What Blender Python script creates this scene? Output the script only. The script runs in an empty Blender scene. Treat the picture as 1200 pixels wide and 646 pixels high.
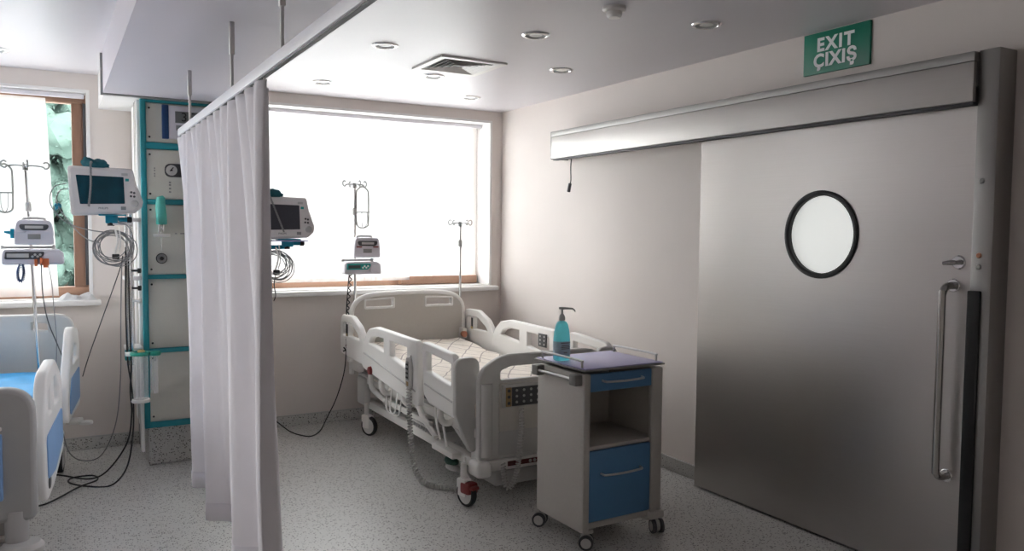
import bpy, bmesh, math, random
from mathutils import Vector, Matrix
random.seed(7)
C = bpy.context.scene.collection
PI = math.pi
R_ = math.radians
WX, BY, CZ = 3.51, 6.34, 2.63          # right wall, back wall, ceiling

# ------------------------------------------------------------------ materials
def mat(name, col, rough=.5, metal=0., var=0., scale=8., bump=0., bscale=60., alpha=1., trans=0., emit=0., spec=.5, stretch=None):
    m = bpy.data.materials.new(name); m.use_nodes = True
    nt = m.node_tree; b = nt.nodes['Principled BSDF']
    b.inputs['Base Color'].default_value = (*col, 1)
    b.inputs['Roughness'].default_value = rough
    b.inputs['Metallic'].default_value = metal
    b.inputs['Specular IOR Level'].default_value = spec
    b.inputs['Alpha'].default_value = alpha
    b.inputs['Transmission Weight'].default_value = trans
    if emit:
        b.inputs['Emission Color'].default_value = (*col, 1); b.inputs['Emission Strength'].default_value = emit
    tc = nt.nodes.new('ShaderNodeTexCoord')
    vec = tc.outputs['Object']
    if stretch:
        mp = nt.nodes.new('ShaderNodeMapping'); mp.inputs['Scale'].default_value = stretch
        nt.links.new(vec, mp.inputs[0]); vec = mp.outputs[0]
    if var:
        n = nt.nodes.new('ShaderNodeTexNoise'); n.inputs['Scale'].default_value = scale; n.inputs['Detail'].default_value = 4
        nt.links.new(vec, n.inputs['Vector'])
        mx = nt.nodes.new('ShaderNodeMix'); mx.data_type = 'RGBA'
        mx.inputs[6].default_value = (*[c * (1 - var) for c in col], 1)
        mx.inputs[7].default_value = (*[min(1, c * (1 + var)) for c in col], 1)
        nt.links.new(n.outputs['Fac'], mx.inputs[0]); nt.links.new(mx.outputs[2], b.inputs['Base Color'])
    if bump:
        n2 = nt.nodes.new('ShaderNodeTexNoise'); n2.inputs['Scale'].default_value = bscale; n2.inputs['Detail'].default_value = 3
        nt.links.new(vec, n2.inputs['Vector'])
        bp = nt.nodes.new('ShaderNodeBump'); bp.inputs['Strength'].default_value = bump; bp.inputs['Distance'].default_value = .01
        nt.links.new(n2.outputs['Fac'], bp.inputs['Height']); nt.links.new(bp.outputs[0], b.inputs['Normal'])
    return m

M = {}
M['wall'] = mat('wall paint', (.69, .63, .595), .55, var=.03, scale=3, bump=.04, bscale=200)
M['ceil'] = mat('ceiling paint', (.63, .605, .635), .38, var=.015, scale=2)
M['bulk'] = mat('bulkhead paint', (.68, .645, .70), .55, var=.02, scale=2)
M['reveal'] = mat('white reveal', (.82, .81, .80), .45, var=.02)
M['white'] = mat('white plastic', (.80, .785, .76), .38, var=.02, scale=5)
M['white2'] = mat('white enamel', (.74, .72, .69), .35, var=.02, scale=5)
M['bedgrey2'] = mat('darker bed grey plastic', (.40, .395, .385), .45, var=.03, scale=30)
M['bedgrey'] = mat('bed grey plastic', (.56, .55, .53), .45, var=.03, scale=30)
M['boardgrey'] = mat('head panel grey', (.50, .47, .43), .5, var=.04, scale=40)
M['steel'] = mat('brushed steel', (.50, .475, .46), .33, metal=1, var=.06, scale=3, stretch=(6, .6, 130))
M['steel3'] = mat('header steel', (.50, .48, .465), .46, metal=1, var=.05, scale=3, stretch=(6, .6, 130))
M['handlesteel'] = mat('handle steel', (.46, .45, .44), .2, metal=1, var=.03)
M['steel2'] = mat('steel frame', (.34, .33, .32), .5, metal=1, var=.05, scale=4)
M['chrome'] = mat('chrome', (.74, .74, .75), .14, metal=1, var=.03)
M['hookmetal'] = mat('dull hook metal', (.30, .30, .30), .5, metal=.5, var=.05)
M['alu'] = mat('anodised aluminium', (.62, .61, .61), .35, metal=.9, var=.03)
M['railwhite'] = mat('white track', (.74, .72, .76), .4, var=.03)
M['teal'] = mat('teal paint', (.008, .225, .27), .4, var=.06)
M['tealplastic'] = mat('teal plastic', (.0, .24, .25), .4, var=.06)
M['greenteal'] = mat('green teal plastic', (.0, .24, .17), .4, var=.06)
M['bluebracket'] = mat('blue bracket', (.0, .22, .33), .35, var=.05)
M['cuff'] = mat('dark teal cloth', (.005, .085, .11), .85, var=.35, scale=30, bump=.3)
M['panel'] = mat('cream panel', (.60, .585, .53), .5, var=.03, scale=60)
M['cream'] = mat('cream profile', (.66, .63, .59), .4, var=.03)
M['navy'] = mat('navy plastic', (.01, .045, .15), .4, var=.05)
M['lcd'] = mat('grey lcd', (.16, .17, .17), .3, var=.05)
M['black'] = mat('black rubber', (.012, .012, .013), .6, var=.2)
M['blackgloss'] = mat('black gloss', (.012, .012, .014), .22, var=.2)
M['darkgrey'] = mat('dark grey', (.06, .06, .065), .5, var=.1)
M['midgrey'] = mat('mid grey', (.25, .25, .25), .5, var=.05)
M['lightgrey'] = mat('light grey', (.47, .46, .45), .5, var=.04)
M['monitor'] = mat('monitor case', (.70, .67, .66), .42, var=.02)
M['pump'] = mat('pump case', (.62, .60, .66), .4, var=.02)
M['blue'] = mat('blue laminate', (.085, .225, .43), .42, var=.06, scale=90)
M['bedblue'] = mat('blue bed inlay', (.20, .36, .62), .45, var=.04)
M['bluesheet'] = mat('blue disposable sheet', (.03, .30, .62), .6, var=.15, scale=14, bump=.4, bscale=9)
M['lilac'] = mat('lilac worktop', (.44, .42, .68), .35, var=.04, scale=40)
M['trolley'] = mat('trolley cream', (.53, .50, .46), .5, var=.05, scale=60)
M['bracket'] = mat('grey bracket', (.27, .265, .25), .5, var=.05)
M['trolley2'] = mat('trolley edge', (.50, .475, .44), .5, var=.05, scale=60)
M['maroon'] = mat('maroon strip', (.10, .02, .02), .4, var=.1)
M['red'] = mat('red plastic', (.20, .02, .02), .4, var=.08)
M['orange'] = mat('orange plastic', (.55, .14, .05), .4, var=.08)
M['copper'] = mat('copper knob', (.40, .16, .08), .35, var=.1)
M['yellow'] = mat('yellow label', (.55, .42, .2), .5, var=.05)
M['ochre'] = mat('ochre keypad', (.32, .21, .10), .5, var=.05)
M['green'] = mat('dark green', (.01, .06, .04), .5, var=.1)
M['signgreen'] = mat('sign green', (.0, .17, .105), .4, var=.05)
M['signwhite'] = mat('sign white', (.85, .85, .86), .5, var=.01)
M['teallab'] = mat('teal label', (.01, .32, .30), .4, var=.05)
M['bottle'] = mat('turquoise liquid bottle', (.19, .80, .90), .30, var=.05)
M['bottlelabel'] = mat('bottle label', (.46, .58, .66), .5, var=.12, scale=120)
M['turq'] = mat('turquoise gel cover', (.10, .52, .45), .4, var=.15, scale=40)
M['clear'] = mat('clear plastic', (.80, .82, .83), .2, var=.03, alpha=.30)
M['cable'] = mat('grey cable', (.23, .23, .235), .5, var=.05)
M['coilwhite'] = mat('white coil cable', (.50, .49, .47), .45, var=.03)
M['wood'] = mat('window wood', (.23, .125, .08), .45, var=.25, scale=4, stretch=(8, 8, 1), bump=.05)
M['woodh'] = mat('window wood horizontal', (.33, .19, .125), .45, var=.25, scale=4, stretch=(1, 8, 8), bump=.05)
M['cloth'] = mat('white cloth', (.80, .80, .81), .9, var=.03, bump=.4, bscale=25)
M['curtain'] = mat('white ward curtain', (.86, .83, .865), .85, var=.02, scale=20, bump=.15, bscale=300)
M['hem'] = mat('curtain hem', (.76, .73, .765), .85, var=.02, scale=20)
M['screenA'] = mat('switched off screen', (.006, .05, .075), .18, var=.5, scale=9)
M['screenB'] = mat('dark grey screen', (.05, .05, .065), .3, var=.2, scale=90)
M['porthole'] = mat('glowing frosted porthole glass', (.84, .86, .83), .25, var=.01, emit=.50)  # glow stands in for the lit corridor behind the pane
M['bark'] = mat('bark', (.10, .07, .05), .9, var=.3)
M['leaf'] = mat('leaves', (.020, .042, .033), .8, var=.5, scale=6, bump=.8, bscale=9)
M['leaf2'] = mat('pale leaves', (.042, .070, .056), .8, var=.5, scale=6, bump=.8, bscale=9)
M['hill'] = mat('wooded hill', (.030, .052, .050), .9, var=.5, scale=.8, bump=.5, bscale=1.5)
M['yard'] = mat('yard paving', (.13, .128, .122), .9, var=.1)

_b = M['bottle'].node_tree.nodes['Principled BSDF'] if 'bottle' in M else None
_b.inputs['Transmission Weight'].default_value = .7; _b.inputs['IOR'].default_value = 1.15

def floor_mat():
    m = bpy.data.materials.new('speckled vinyl floor'); m.use_nodes = True
    nt = m.node_tree; b = nt.nodes['Principled BSDF']; b.inputs['Roughness'].default_value = .33
    tc = nt.nodes.new('ShaderNodeTexCoord')
    v = nt.nodes.new('ShaderNodeTexVoronoi'); v.inputs['Scale'].default_value = 95; v.inputs['Randomness'].default_value = 1
    nt.links.new(tc.outputs['Object'], v.inputs['Vector'])
    sep = nt.nodes.new('ShaderNodeSeparateColor'); nt.links.new(v.outputs['Color'], sep.inputs[0])
    # speck radius differs per cell; only part of the cells carry a dark speck
    mul = nt.nodes.new('ShaderNodeMath'); mul.operation = 'MULTIPLY'; mul.inputs[1].default_value = .46
    nt.links.new(sep.outputs[0], mul.inputs[0])
    lt = nt.nodes.new('ShaderNodeMath'); lt.operation = 'LESS_THAN'
    nt.links.new(v.outputs['Distance'], lt.inputs[0]); nt.links.new(mul.outputs[0], lt.inputs[1])
    n = nt.nodes.new('ShaderNodeTexNoise'); n.inputs['Scale'].default_value = 90; n.inputs['Detail'].default_value = 3
    nt.links.new(tc.outputs['Object'], n.inputs['Vector'])
    mx = nt.nodes.new('ShaderNodeMix'); mx.data_type = 'RGBA'
    mx.inputs[6].default_value = (.45, .44, .425, 1); mx.inputs[7].default_value = (.60, .59, .57, 1)
    nt.links.new(n.outputs['Fac'], mx.inputs[0])
    m2 = nt.nodes.new('ShaderNodeMix'); m2.data_type = 'RGBA'; m2.inputs[7].default_value = (.075, .07, .065, 1)
    nt.links.new(lt.outputs[0], m2.inputs[0]); nt.links.new(mx.outputs[2], m2.inputs[6])
    nt.links.new(m2.outputs[2], b.inputs['Base Color'])
    return m
M['floor'] = floor_mat()

def sheet_mat():     # off white sheet with a thin lattice of grey printed lines
    m = bpy.data.materials.new('printed bed sheet'); m.use_nodes = True
    nt = m.node_tree; b = nt.nodes['Principled BSDF']; b.inputs['Roughness'].default_value = .85
    tc = nt.nodes.new('ShaderNodeTexCoord')
    cols = None
    outs = []
    for ang in (35, -35):
        mp = nt.nodes.new('ShaderNodeMapping'); mp.inputs['Rotation'].default_value = (0, 0, R_(ang))
        nt.links.new(tc.outputs['Object'], mp.inputs[0])
        w = nt.nodes.new('ShaderNodeTexWave'); w.inputs['Scale'].default_value = 2.2; w.inputs['Distortion'].default_value = 3.2; w.inputs['Detail'].default_value = 2; w.inputs['Detail Scale'].default_value = .8
        nt.links.new(mp.outputs[0], w.inputs['Vector'])
        g = nt.nodes.new('ShaderNodeMath'); g.operation = 'GREATER_THAN'; g.inputs[1].default_value = .988
        nt.links.new(w.outputs['Fac'], g.inputs[0]); outs.append(g.outputs[0])
    mxm = nt.nodes.new('ShaderNodeMath'); mxm.operation = 'MAXIMUM'
    nt.links.new(outs[0], mxm.inputs[0]); nt.links.new(outs[1], mxm.inputs[1])
    m2 = nt.nodes.new('ShaderNodeMix'); m2.data_type = 'RGBA'
    m2.inputs[6].default_value = (.78, .715, .64, 1); m2.inputs[7].default_value = (.40, .35, .32, 1)
    nt.links.new(mxm.outputs[0], m2.inputs[0]); nt.links.new(m2.outputs[2], b.inputs['Base Color'])
    n2 = nt.nodes.new('ShaderNodeTexNoise'); n2.inputs['Scale'].default_value = 7
    nt.links.new(tc.outputs['Object'], n2.inputs['Vector'])
    bp = nt.nodes.new('ShaderNodeBump'); bp.inputs['Strength'].default_value = .5; bp.inputs['Distance'].default_value = .04
    nt.links.new(n2.outputs['Fac'], bp.inputs['Height']); nt.links.new(bp.outputs[0], b.inputs['Normal'])
    return m
M['sheet'] = sheet_mat()

def sheer_mat():
    m = bpy.data.materials.new('sheer white curtain'); m.use_nodes = True
    nt = m.node_tree; out = nt.nodes['Material Output']; nt.nodes.remove(nt.nodes['Principled BSDF'])
    t = nt.nodes.new('ShaderNodeBsdfTransparent'); t.inputs[0].default_value = (1, 1, 1, 1)
    l = nt.nodes.new('ShaderNodeBsdfTranslucent'); l.inputs[0].default_value = (.9, .9, .9, 1)
    d = nt.nodes.new('ShaderNodeBsdfDiffuse'); d.inputs[0].default_value = (.85, .85, .85, 1)
    tc = nt.nodes.new('ShaderNodeTexCoord'); n = nt.nodes.new('ShaderNodeTexNoise'); n.inputs['Scale'].default_value = 300
    nt.links.new(tc.outputs['Object'], n.inputs['Vector'])
    mr = nt.nodes.new('ShaderNodeMapRange'); mr.inputs[3].default_value = .74; mr.inputs[4].default_value = .84
    nt.links.new(n.outputs['Fac'], mr.inputs[0])
    a = nt.nodes.new('ShaderNodeMixShader'); a.inputs[0].default_value = .35
    nt.links.new(l.outputs[0], a.inputs[1]); nt.links.new(d.outputs[0], a.inputs[2])
    b = nt.nodes.new('ShaderNodeMixShader'); nt.links.new(mr.outputs[0], b.inputs[0])
    nt.links.new(t.outputs[0], b.inputs[1]); nt.links.new(a.outputs[0], b.inputs[2]); nt.links.new(b.outputs[0], out.inputs[0])
    return m
M['sheer'] = sheer_mat()

def glass_mat():
    m = bpy.data.materials.new('window glass'); m.use_nodes = True
    nt = m.node_tree; out = nt.nodes['Material Output']; nt.nodes.remove(nt.nodes['Principled BSDF'])
    t = nt.nodes.new('ShaderNodeBsdfTransparent'); t.inputs[0].default_value = (.95, .97, .97, 1)
    g = nt.nodes.new('ShaderNodeBsdfGlossy'); g.inputs['Roughness'].default_value = .02
    f = nt.nodes.new('ShaderNodeFresnel'); f.inputs[0].default_value = 1.3
    b = nt.nodes.new('ShaderNodeMixShader'); nt.links.new(f.outputs[0], b.inputs[0])
    nt.links.new(t.outputs[0], b.inputs[1]); nt.links.new(g.outputs[0], b.inputs[2]); nt.links.new(b.outputs[0], out.inputs[0])
    return m
M['glass'] = glass_mat()

# ------------------------------------------------------------------ builders
def tag(o, label=None, cat=None, group=None, kind=None):
    if label: o['label'] = label
    if cat: o['category'] = cat
    if group: o['group'] = group
    if kind: o['kind'] = kind
    return o

ROOTM = {}
def thing(name, label, cat, loc=(0, 0, 0), rz=0, group=None):
    o = bpy.data.objects.new(name, None); C.objects.link(o); o.empty_display_size = .1
    o.location = loc; o.rotation_euler = (0, 0, rz)
    ROOTM[o.name] = Matrix.Translation(Vector(loc)) @ Matrix.Rotation(rz, 4, 'Z')
    return tag(o, label, cat, group)

def root_matrix(o):
    while o.parent: o = o.parent
    return ROOTM.get(o.name, Matrix.Identity(4))

def link(name, me, m, parent=None, local=False, base=None, smooth=True):
    """base: world point that becomes the origin of a top-level mesh"""
    me.materials.clear(); me.materials.append(M[m] if isinstance(m, str) else m)
    o = bpy.data.objects.new(name, me); C.objects.link(o)
    if parent:
        o.parent = parent
        if not local: me.transform(root_matrix(parent).inverted())
    elif base is not None:
        me.transform(Matrix.Translation(-Vector(base))); o.location = base; ROOTM[o.name] = Matrix.Translation(Vector(base))
    me.update()
    if smooth:
        me.polygons.foreach_set('use_smooth', [True] * len(me.polygons))
        try: me.set_sharp_from_angle(angle=R_(38))
        except Exception: pass
    return o

def smoothpath(pts, n=6):
    P = [Vector(p) for p in pts]
    if len(P) < 3: return P
    out = []
    for i in range(len(P) - 1):
        p0 = P[i - 1] if i else P[0] * 2 - P[1]
        p3 = P[i + 2] if i + 2 < len(P) else P[-1] * 2 - P[-2]
        p1, p2 = P[i], P[i + 1]
        for k in range(n):
            t = k / n
            out.append(.5 * ((2 * p1) + (p2 - p0) * t + (2 * p0 - 5 * p1 + 4 * p2 - p3) * t * t + (3 * p1 - p0 - 3 * p2 + p3) * t ** 3))
    out.append(P[-1]); return out

class MB:
    def __init__(s): s.bm = bmesh.new()
    def box(s, lo, hi, bev=0., seg=2, rot=None):
        lo, hi = Vector(lo), Vector(hi)
        c, d = (lo + hi) / 2, hi - lo
        mt = Matrix.Translation(c) @ (rot.to_4x4() if rot else Matrix.Identity(4)) @ Matrix.Diagonal((d.x, d.y, d.z, 1))
        r = bmesh.ops.create_cube(s.bm, size=1, matrix=mt)
        if bev:
            ed = list({e for v in r['verts'] for e in v.link_edges})
            bmesh.ops.bevel(s.bm, geom=ed, offset=bev, segments=seg, affect='EDGES', profile=.5)
        return s
    def tube(s, pts, r, n=8, closed=False, smooth=0, cap=True):
        P = smoothpath(pts, smooth) if smooth else [Vector(p) for p in pts]
        k = len(P); rr = r if isinstance(r, (list, tuple)) else [r] * k
        T = []
        for i in range(k):
            a = P[i - 1] if (i or closed) else P[0]; b = P[(i + 1) % k] if (i + 1 < k or closed) else P[-1]
            t = (b - a); T.append(t.normalized() if t.length > 1e-9 else Vector((0, 0, 1)))
        up = Vector((0, 0, 1)) if abs(T[0].z) < .9 else Vector((1, 0, 0))
        nrm = T[0].cross(up).normalized(); rings = []
        for i in range(k):
            if i:
                q = T[i - 1].rotation_difference(T[i]); nrm = (q @ nrm)
                nrm = (nrm - T[i] * nrm.dot(T[i])).normalized()
            bn = T[i].cross(nrm)
            rings.append([s.bm.verts.new(P[i] + (nrm * math.cos(2 * PI * j / n) + bn * math.sin(2 * PI * j / n)) * rr[i]) for j in range(n)])
        for i in range(k - 1 + (1 if closed else 0)):
            A, B = rings[i], rings[(i + 1) % k]
            for j in range(n): s.bm.faces.new((A[j], A[(j + 1) % n], B[(j + 1) % n], B[j]))
        if cap and not closed:
            s.bm.faces.new(rings[0][::-1]); s.bm.faces.new(rings[-1])
        return s
    def cyl(s, a, b, r, n=20, bev=0.):
        a, b = Vector(a), Vector(b); d = (b - a)
        if bev:
            e = d.normalized() * bev
            return s.tube([a, a + e * .3, a + e, b - e, b - e * .3, b], [r - bev, r - bev * .3, r, r, r - bev * .3, r - bev], n)
        return s.tube([a, b], r, n)
    def lathe(s, prof, c, axis=(0, 0, 1), n=28, sx=1., sy=1.):
        c = Vector(c); q = Vector((0, 0, 1)).rotation_difference(Vector(axis)); rings = []
        for (r, z) in prof:
            if r < 1e-6: rings.append([s.bm.verts.new(c + q @ Vector((0, 0, z)))])
            else: rings.append([s.bm.verts.new(c + q @ Vector((r * sx * math.cos(2 * PI * j / n), r * sy * math.sin(2 * PI * j / n), z))) for j in range(n)])
        for A, B in zip(rings, rings[1:]):
            if len(A) == 1 and len(B) == 1: continue
            for j in range(n):
                k = (j + 1) % n
                if len(A) == 1: s.bm.faces.new((A[0], B[k], B[j]))
                elif len(B) == 1: s.bm.faces.new((A[j], A[k], B[0]))
                else: s.bm.faces.new((A[j], A[k], B[k], B[j]))
        return s
    def ball(s, c, r, sc=(1, 1, 1), n=14):
        bmesh.ops.create_uvsphere(s.bm, u_segments=n, v_segments=max(6, n // 2), radius=r, matrix=Matrix.Translation(Vector(c)) @ Matrix.Diagonal((*sc, 1)))
        return s
    def quad(s, a, b, c, d):
        s.bm.faces.new([s.bm.verts.new(Vector(p)) for p in (a, b, c, d)]); return s
    def build(s, name, m, parent=None, local=False, base=None, smooth=True, rot=None):
        bmesh.ops.recalc_face_normals(s.bm, faces=s.bm.faces)
        me = bpy.data.meshes.new(name); s.bm.to_mesh(me); s.bm.free()
        if rot is not None: me.transform(rot)
        return link(name, me, m, parent, local, base, smooth)

def fillet(pts, seg=5):
    """pts: (u, v, r) corners of a closed loop, rounded by r"""
    out = []; k = len(pts)
    for i in range(k):
        p = Vector(pts[i][:2]); r = pts[i][2] if len(pts[i]) > 2 else 0
        a, b = Vector(pts[i - 1][:2]), Vector(pts[(i + 1) % k][:2])
        if r <= 0: out.append(tuple(p)); continue
        da, db = (a - p), (b - p); la, lb = da.length, db.length; da /= la; db /= lb
        ang = da.angle(db); t = min(r / math.tan(ang / 2), la * .49, lb * .49)
        for j in range(seg + 1):
            f = j / seg; q = (p + da * t) * (1 - f) ** 2 + p * 2 * f * (1 - f) + (p + db * t) * f ** 2
            out.append((q.x, q.y))
    return out

AX = {'x': Matrix(((0, 0, 1, 0), (1, 0, 0, 0), (0, 1, 0, 0), (0, 0, 0, 1))),     # u->y v->z w->x
      'y': Matrix(((1, 0, 0, 0), (0, 0, -1, 0), (0, 1, 0, 0), (0, 0, 0, 1))),    # u->x v->z w->-y
      'z': Matrix.Identity(4)}
def plate(name, loops, th, m, parent=None, axis='y', at=0., bev=.004, local=False, base=None, post=None):
    """flat panel: outline and holes in (u, v), thickness th about the plane axis = at"""
    cu = bpy.data.curves.new('tmp', 'CURVE'); cu.dimensions = '2D'; cu.fill_mode = 'BOTH'
    cu.extrude = max(th / 2 - bev, .0005); cu.bevel_depth = bev; cu.bevel_resolution = 2
    for L in loops:
        sp = cu.splines.new('POLY'); sp.points.add(len(L) - 1); sp.use_cyclic_u = True
        for pt, q in zip(sp.points, L): pt.co = (q[0], q[1], 0, 1)
    ob = bpy.data.objects.new('tmp', cu); C.objects.link(ob)
    dg = bpy.context.evaluated_depsgraph_get(); dg.update()
    me = bpy.data.meshes.new_from_object(ob.evaluated_get(dg))
    bpy.data.objects.remove(ob); bpy.data.curves.remove(cu)
    me.name = name
    me.transform(AX[axis])
    off = {'x': (at, 0, 0), 'y': (0, at, 0), 'z': (0, 0, at)}[axis]
    me.transform(Matrix.Translation(Vector(off)))
    if post is not None: me.transform(post)
    return link(name, me, m, parent, local, base)

def writing(name, body, size, m, mtx, parent=None, th=.0008, bold=0., local=False, space=1.):
    cu = bpy.data.curves.new('tmp', 'FONT'); cu.body = body; cu.size = size; cu.align_x = 'CENTER'; cu.align_y = 'CENTER'
    cu.extrude = th; cu.offset = bold; cu.space_character = space; cu.resolution_u = 3
    ob = bpy.data.objects.new('tmp', cu); C.objects.link(ob)
    dg = bpy.context.evaluated_depsgraph_get(); dg.update()
    me = bpy.data.meshes.new_from_object(ob.evaluated_get(dg)); bpy.data.objects.remove(ob); bpy.data.curves.remove(cu)
    me.name = name; me.transform(mtx)
    return link(name, me, m, parent, local, smooth=False)

def frame_mtx(pos, normal, up=(0, 0, 1)):
    """text/plate local xy -> plane facing normal"""
    n = Vector(normal).normalized(); x = Vector(up).cross(n).normalized(); y = n.cross(x)
    return Matrix.Translation(Vector(pos)) @ Matrix((x, y, n)).transposed().to_4x4()

def coil(pts, rc, turns, rw, n=5, smooth=8):
    P = smoothpath(pts, smooth)
    L = [0]
    for a, b in zip(P, P[1:]): L.append(L[-1] + (b - a).length)
    out = []; N = turns * 9; up = Vector((1, .3, 0)); j = 0
    for i in range(N + 1):
        d = L[-1] * i / N
        while j < len(P) - 2 and L[j + 1] < d: j += 1
        t = (d - L[j]) / max(1e-9, L[j + 1] - L[j]); p = P[j].lerp(P[j + 1], t); T = (P[j + 1] - P[j]).normalized()
        a = T.cross(Vector((0, 1, 0)) if abs(T.y) < .9 else Vector((1, 0, 0))).normalized(); b = T.cross(a)
        w = 2 * PI * turns * i / N
        out.append(p + (a * math.cos(w) + b * math.sin(w)) * rc)
    return MB().tube(out, rw, n)

def S(name, lo, hi, m, bev=0., parent=None):
    o = MB().box(lo, hi, bev).build(name, m, parent, smooth=bool(bev))
    if parent is None: tag(o, kind='structure')
    return o

# ------------------------------------------------------------------ setting
LX, FY = -3.6, -2.6
S('floor', (LX - .2, FY - .2, -.12), (WX + .2, BY + .3, 0), 'floor')
S('ceiling', (LX - .2, FY - .2, CZ), (WX + .2, BY + .3, CZ + .15), 'ceil')
S('wall_right', (WX, FY - .2, 0), (WX + .2, BY + .3, CZ), 'wall')
S('wall_rear', (LX - .2, FY - .2, 0), (WX, FY, CZ), 'wall')
def wall_with_holes(name, axis, at, th, u0, u1, holes, m):
    mb = MB()
    us = sorted({u0, u1, *[h[0] for h in holes], *[h[1] for h in holes]})
    for a, b in zip(us, us[1:]):
        hs = [h for h in holes if h[0] <= a + 1e-6 and h[1] >= b - 1e-6]
        zs = [(0, CZ)] if not hs else [(0, hs[0][2]), (hs[0][3], CZ)]
        for z0, z1 in zs:
            if axis == 'y': mb.box((a, at, z0), (b, at + th, z1))
            else: mb.box((at - th, a, z0), (at, b, z1))
    o = mb.build(name, m, smooth=False); bm = bmesh.new(); bm.from_mesh(o.data)
    bmesh.ops.remove_doubles(bm, verts=bm.verts, dist=1e-4); bm.to_mesh(o.data); bm.free()
    return tag(o, kind='structure')
W1 = (-1.75, .222, 1.06, 2.513)      # left window hole  x0 x1 z0 z1
W2 = (1.36, 3.40, 1.075, 2.54)       # main window hole
W3_ADDED = (-3.45, -2.25, 1.06, 2.513)  # unseen extra window, added to bring more daylight into the room
wall_with_holes('wall_back', 'y', BY, .34, LX, WX, [W3_ADDED, W1, W2], 'wall')
WL_ADDED = (4.6, 5.9, 1.1, 2.2)  # opening of the added left-wall window, unseen, for fill light
wall_with_holes('wall_left', 'x', LX, .3, FY, BY, [WL_ADDED], 'wall')

# cove skirting of the same vinyl with a thin capping line
for nm, lo, hi in (('baseboard_back', (LX, BY - .012, 0), (WX, BY, .085)), ('baseboard_right', (WX - .012, 3.7, 0), (WX, BY - .012, .085)),
                   ('baseboard_near', (WX - .012, FY, 0), (WX, 1.88, .085))):
    o = S(nm, lo, hi, 'floor', .004)
for nm, lo, hi in (('trim_1', (LX, BY - .016, .085), (WX, BY, .093)), ('trim_2', (WX - .016, 3.7, .085), (WX, BY - .016, .093))):
    S(nm, lo, hi, 'lightgrey')

# bulkhead that hangs below the ceiling over the beds
BZ = 2.39
S('ceiling_bulkhead', (.275, FY, BZ), (.985, 5.52, CZ), 'bulk')
S('trim_3', (.262, 5.52, BZ - .008), (.985, 5.56, CZ), 'midgrey')
S('ceiling_bulkhead_end', (.285, 5.56, BZ + .005), (1.0, BY, CZ), 'reveal')

# windows
def window(nm, h, y, divs, ft=.075):
    x0, x1, z0, z1 = h
    rv = S(nm, (x0, BY + .01, z0 - .0), (x1, BY + .34, z0 + .012), 'reveal')     # bottom lining
    fr = .075
    mb = MB()
    mb.box((x0, y, z0 + .012), (x1, y + .07, z0 + .012 + fr), .006).box((x0, y, z1 - ft), (x1, y + .07, z1 - .001), .006)
    mb.build('window_frame', 'woodh', rv)
    mv = MB()
    for xx in divs: mv.box((xx - .045, y - .008, z0 + .087), (xx + .045, y + .072, z1 - ft), .006)
    mv.build('window_post', 'wood', rv)
    MB().box((x0 + .01, y + .03, z0 + .08), (x1 - .01, y + .036, z1 - ft + .01)).build('window_pane', 'glass', rv, smooth=False)
    MB().box((x0 - .05, BY - .07, z0 - .035), (x1 + .055, BY + .06, z0 + .004), .008).build('window_sill', 'reveal', rv)
    # white lining of the recess and architrave on the wall face
    mb = MB()
    mb.box((x0 + .0005, BY - .004, z0 + .012), (x0 + .012, BY + .335, z1)).box((x1 - .012, BY - .004, z0 + .012), (x1 - .0005, BY + .335, z1)).box((x0 + .012, BY - .004, z1 - .012), (x1 - .012, BY + .335, z1 - .0005))
    mb.box((x1, BY - .006, z0 + .004), (x1 + .008, BY, z1 + .008)).box((x0, BY - .006, z1), (x1, BY, z1 + .008))
    mb.build('window_lining', 'reveal', rv, smooth=False)
    return rv
w1 = window('window_1', W1, 6.47, (-1.70, -.72, .165))
w2 = window('window_2', W2, 6.60, (1.36, 3.40), .022)
w3 = window('added_window_3', W3_ADDED, 6.47, (-3.38, -2.85, -2.32))
# dark strip standing in for the shaded gap beside the left window's sash, and a proud lower sash rail in the main window
MB().box((.190, 6.44, 1.16), (.208, 6.468, 2.44)).build('sash_gap_shade', 'darkgrey', w1, smooth=False)
MB().box((2.62, 6.54, 1.092), (3.37, 6.60, 1.165), .006).build('sash_rail', 'woodh', w2)
# unseen window added in the left wall to let in fill daylight
rv = S('added_window_4', (LX - .3, WL_ADDED[0], WL_ADDED[2]), (LX - .0, WL_ADDED[1], WL_ADDED[2] + .012), 'reveal')
mb = MB()
for yy in (4.65, 5.85): mb.box((LX - .2, yy - .045, WL_ADDED[2] + .012), (LX - .13, yy + .045, WL_ADDED[3]))
mb.box((LX - .2, WL_ADDED[0], WL_ADDED[2] + .012), (LX - .13, WL_ADDED[1], WL_ADDED[2] + .08)).box((LX - .2, WL_ADDED[0], WL_ADDED[3] - .07), (LX - .13, WL_ADDED[1], WL_ADDED[3]))
mb.build('window_frame', 'wood', rv)
MB().box((LX - .17, WL_ADDED[0] + .02, WL_ADDED[2] + .05), (LX - .165, WL_ADDED[1] - .02, WL_ADDED[3] - .05)).build('window_pane', 'glass', rv, smooth=False)

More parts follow.
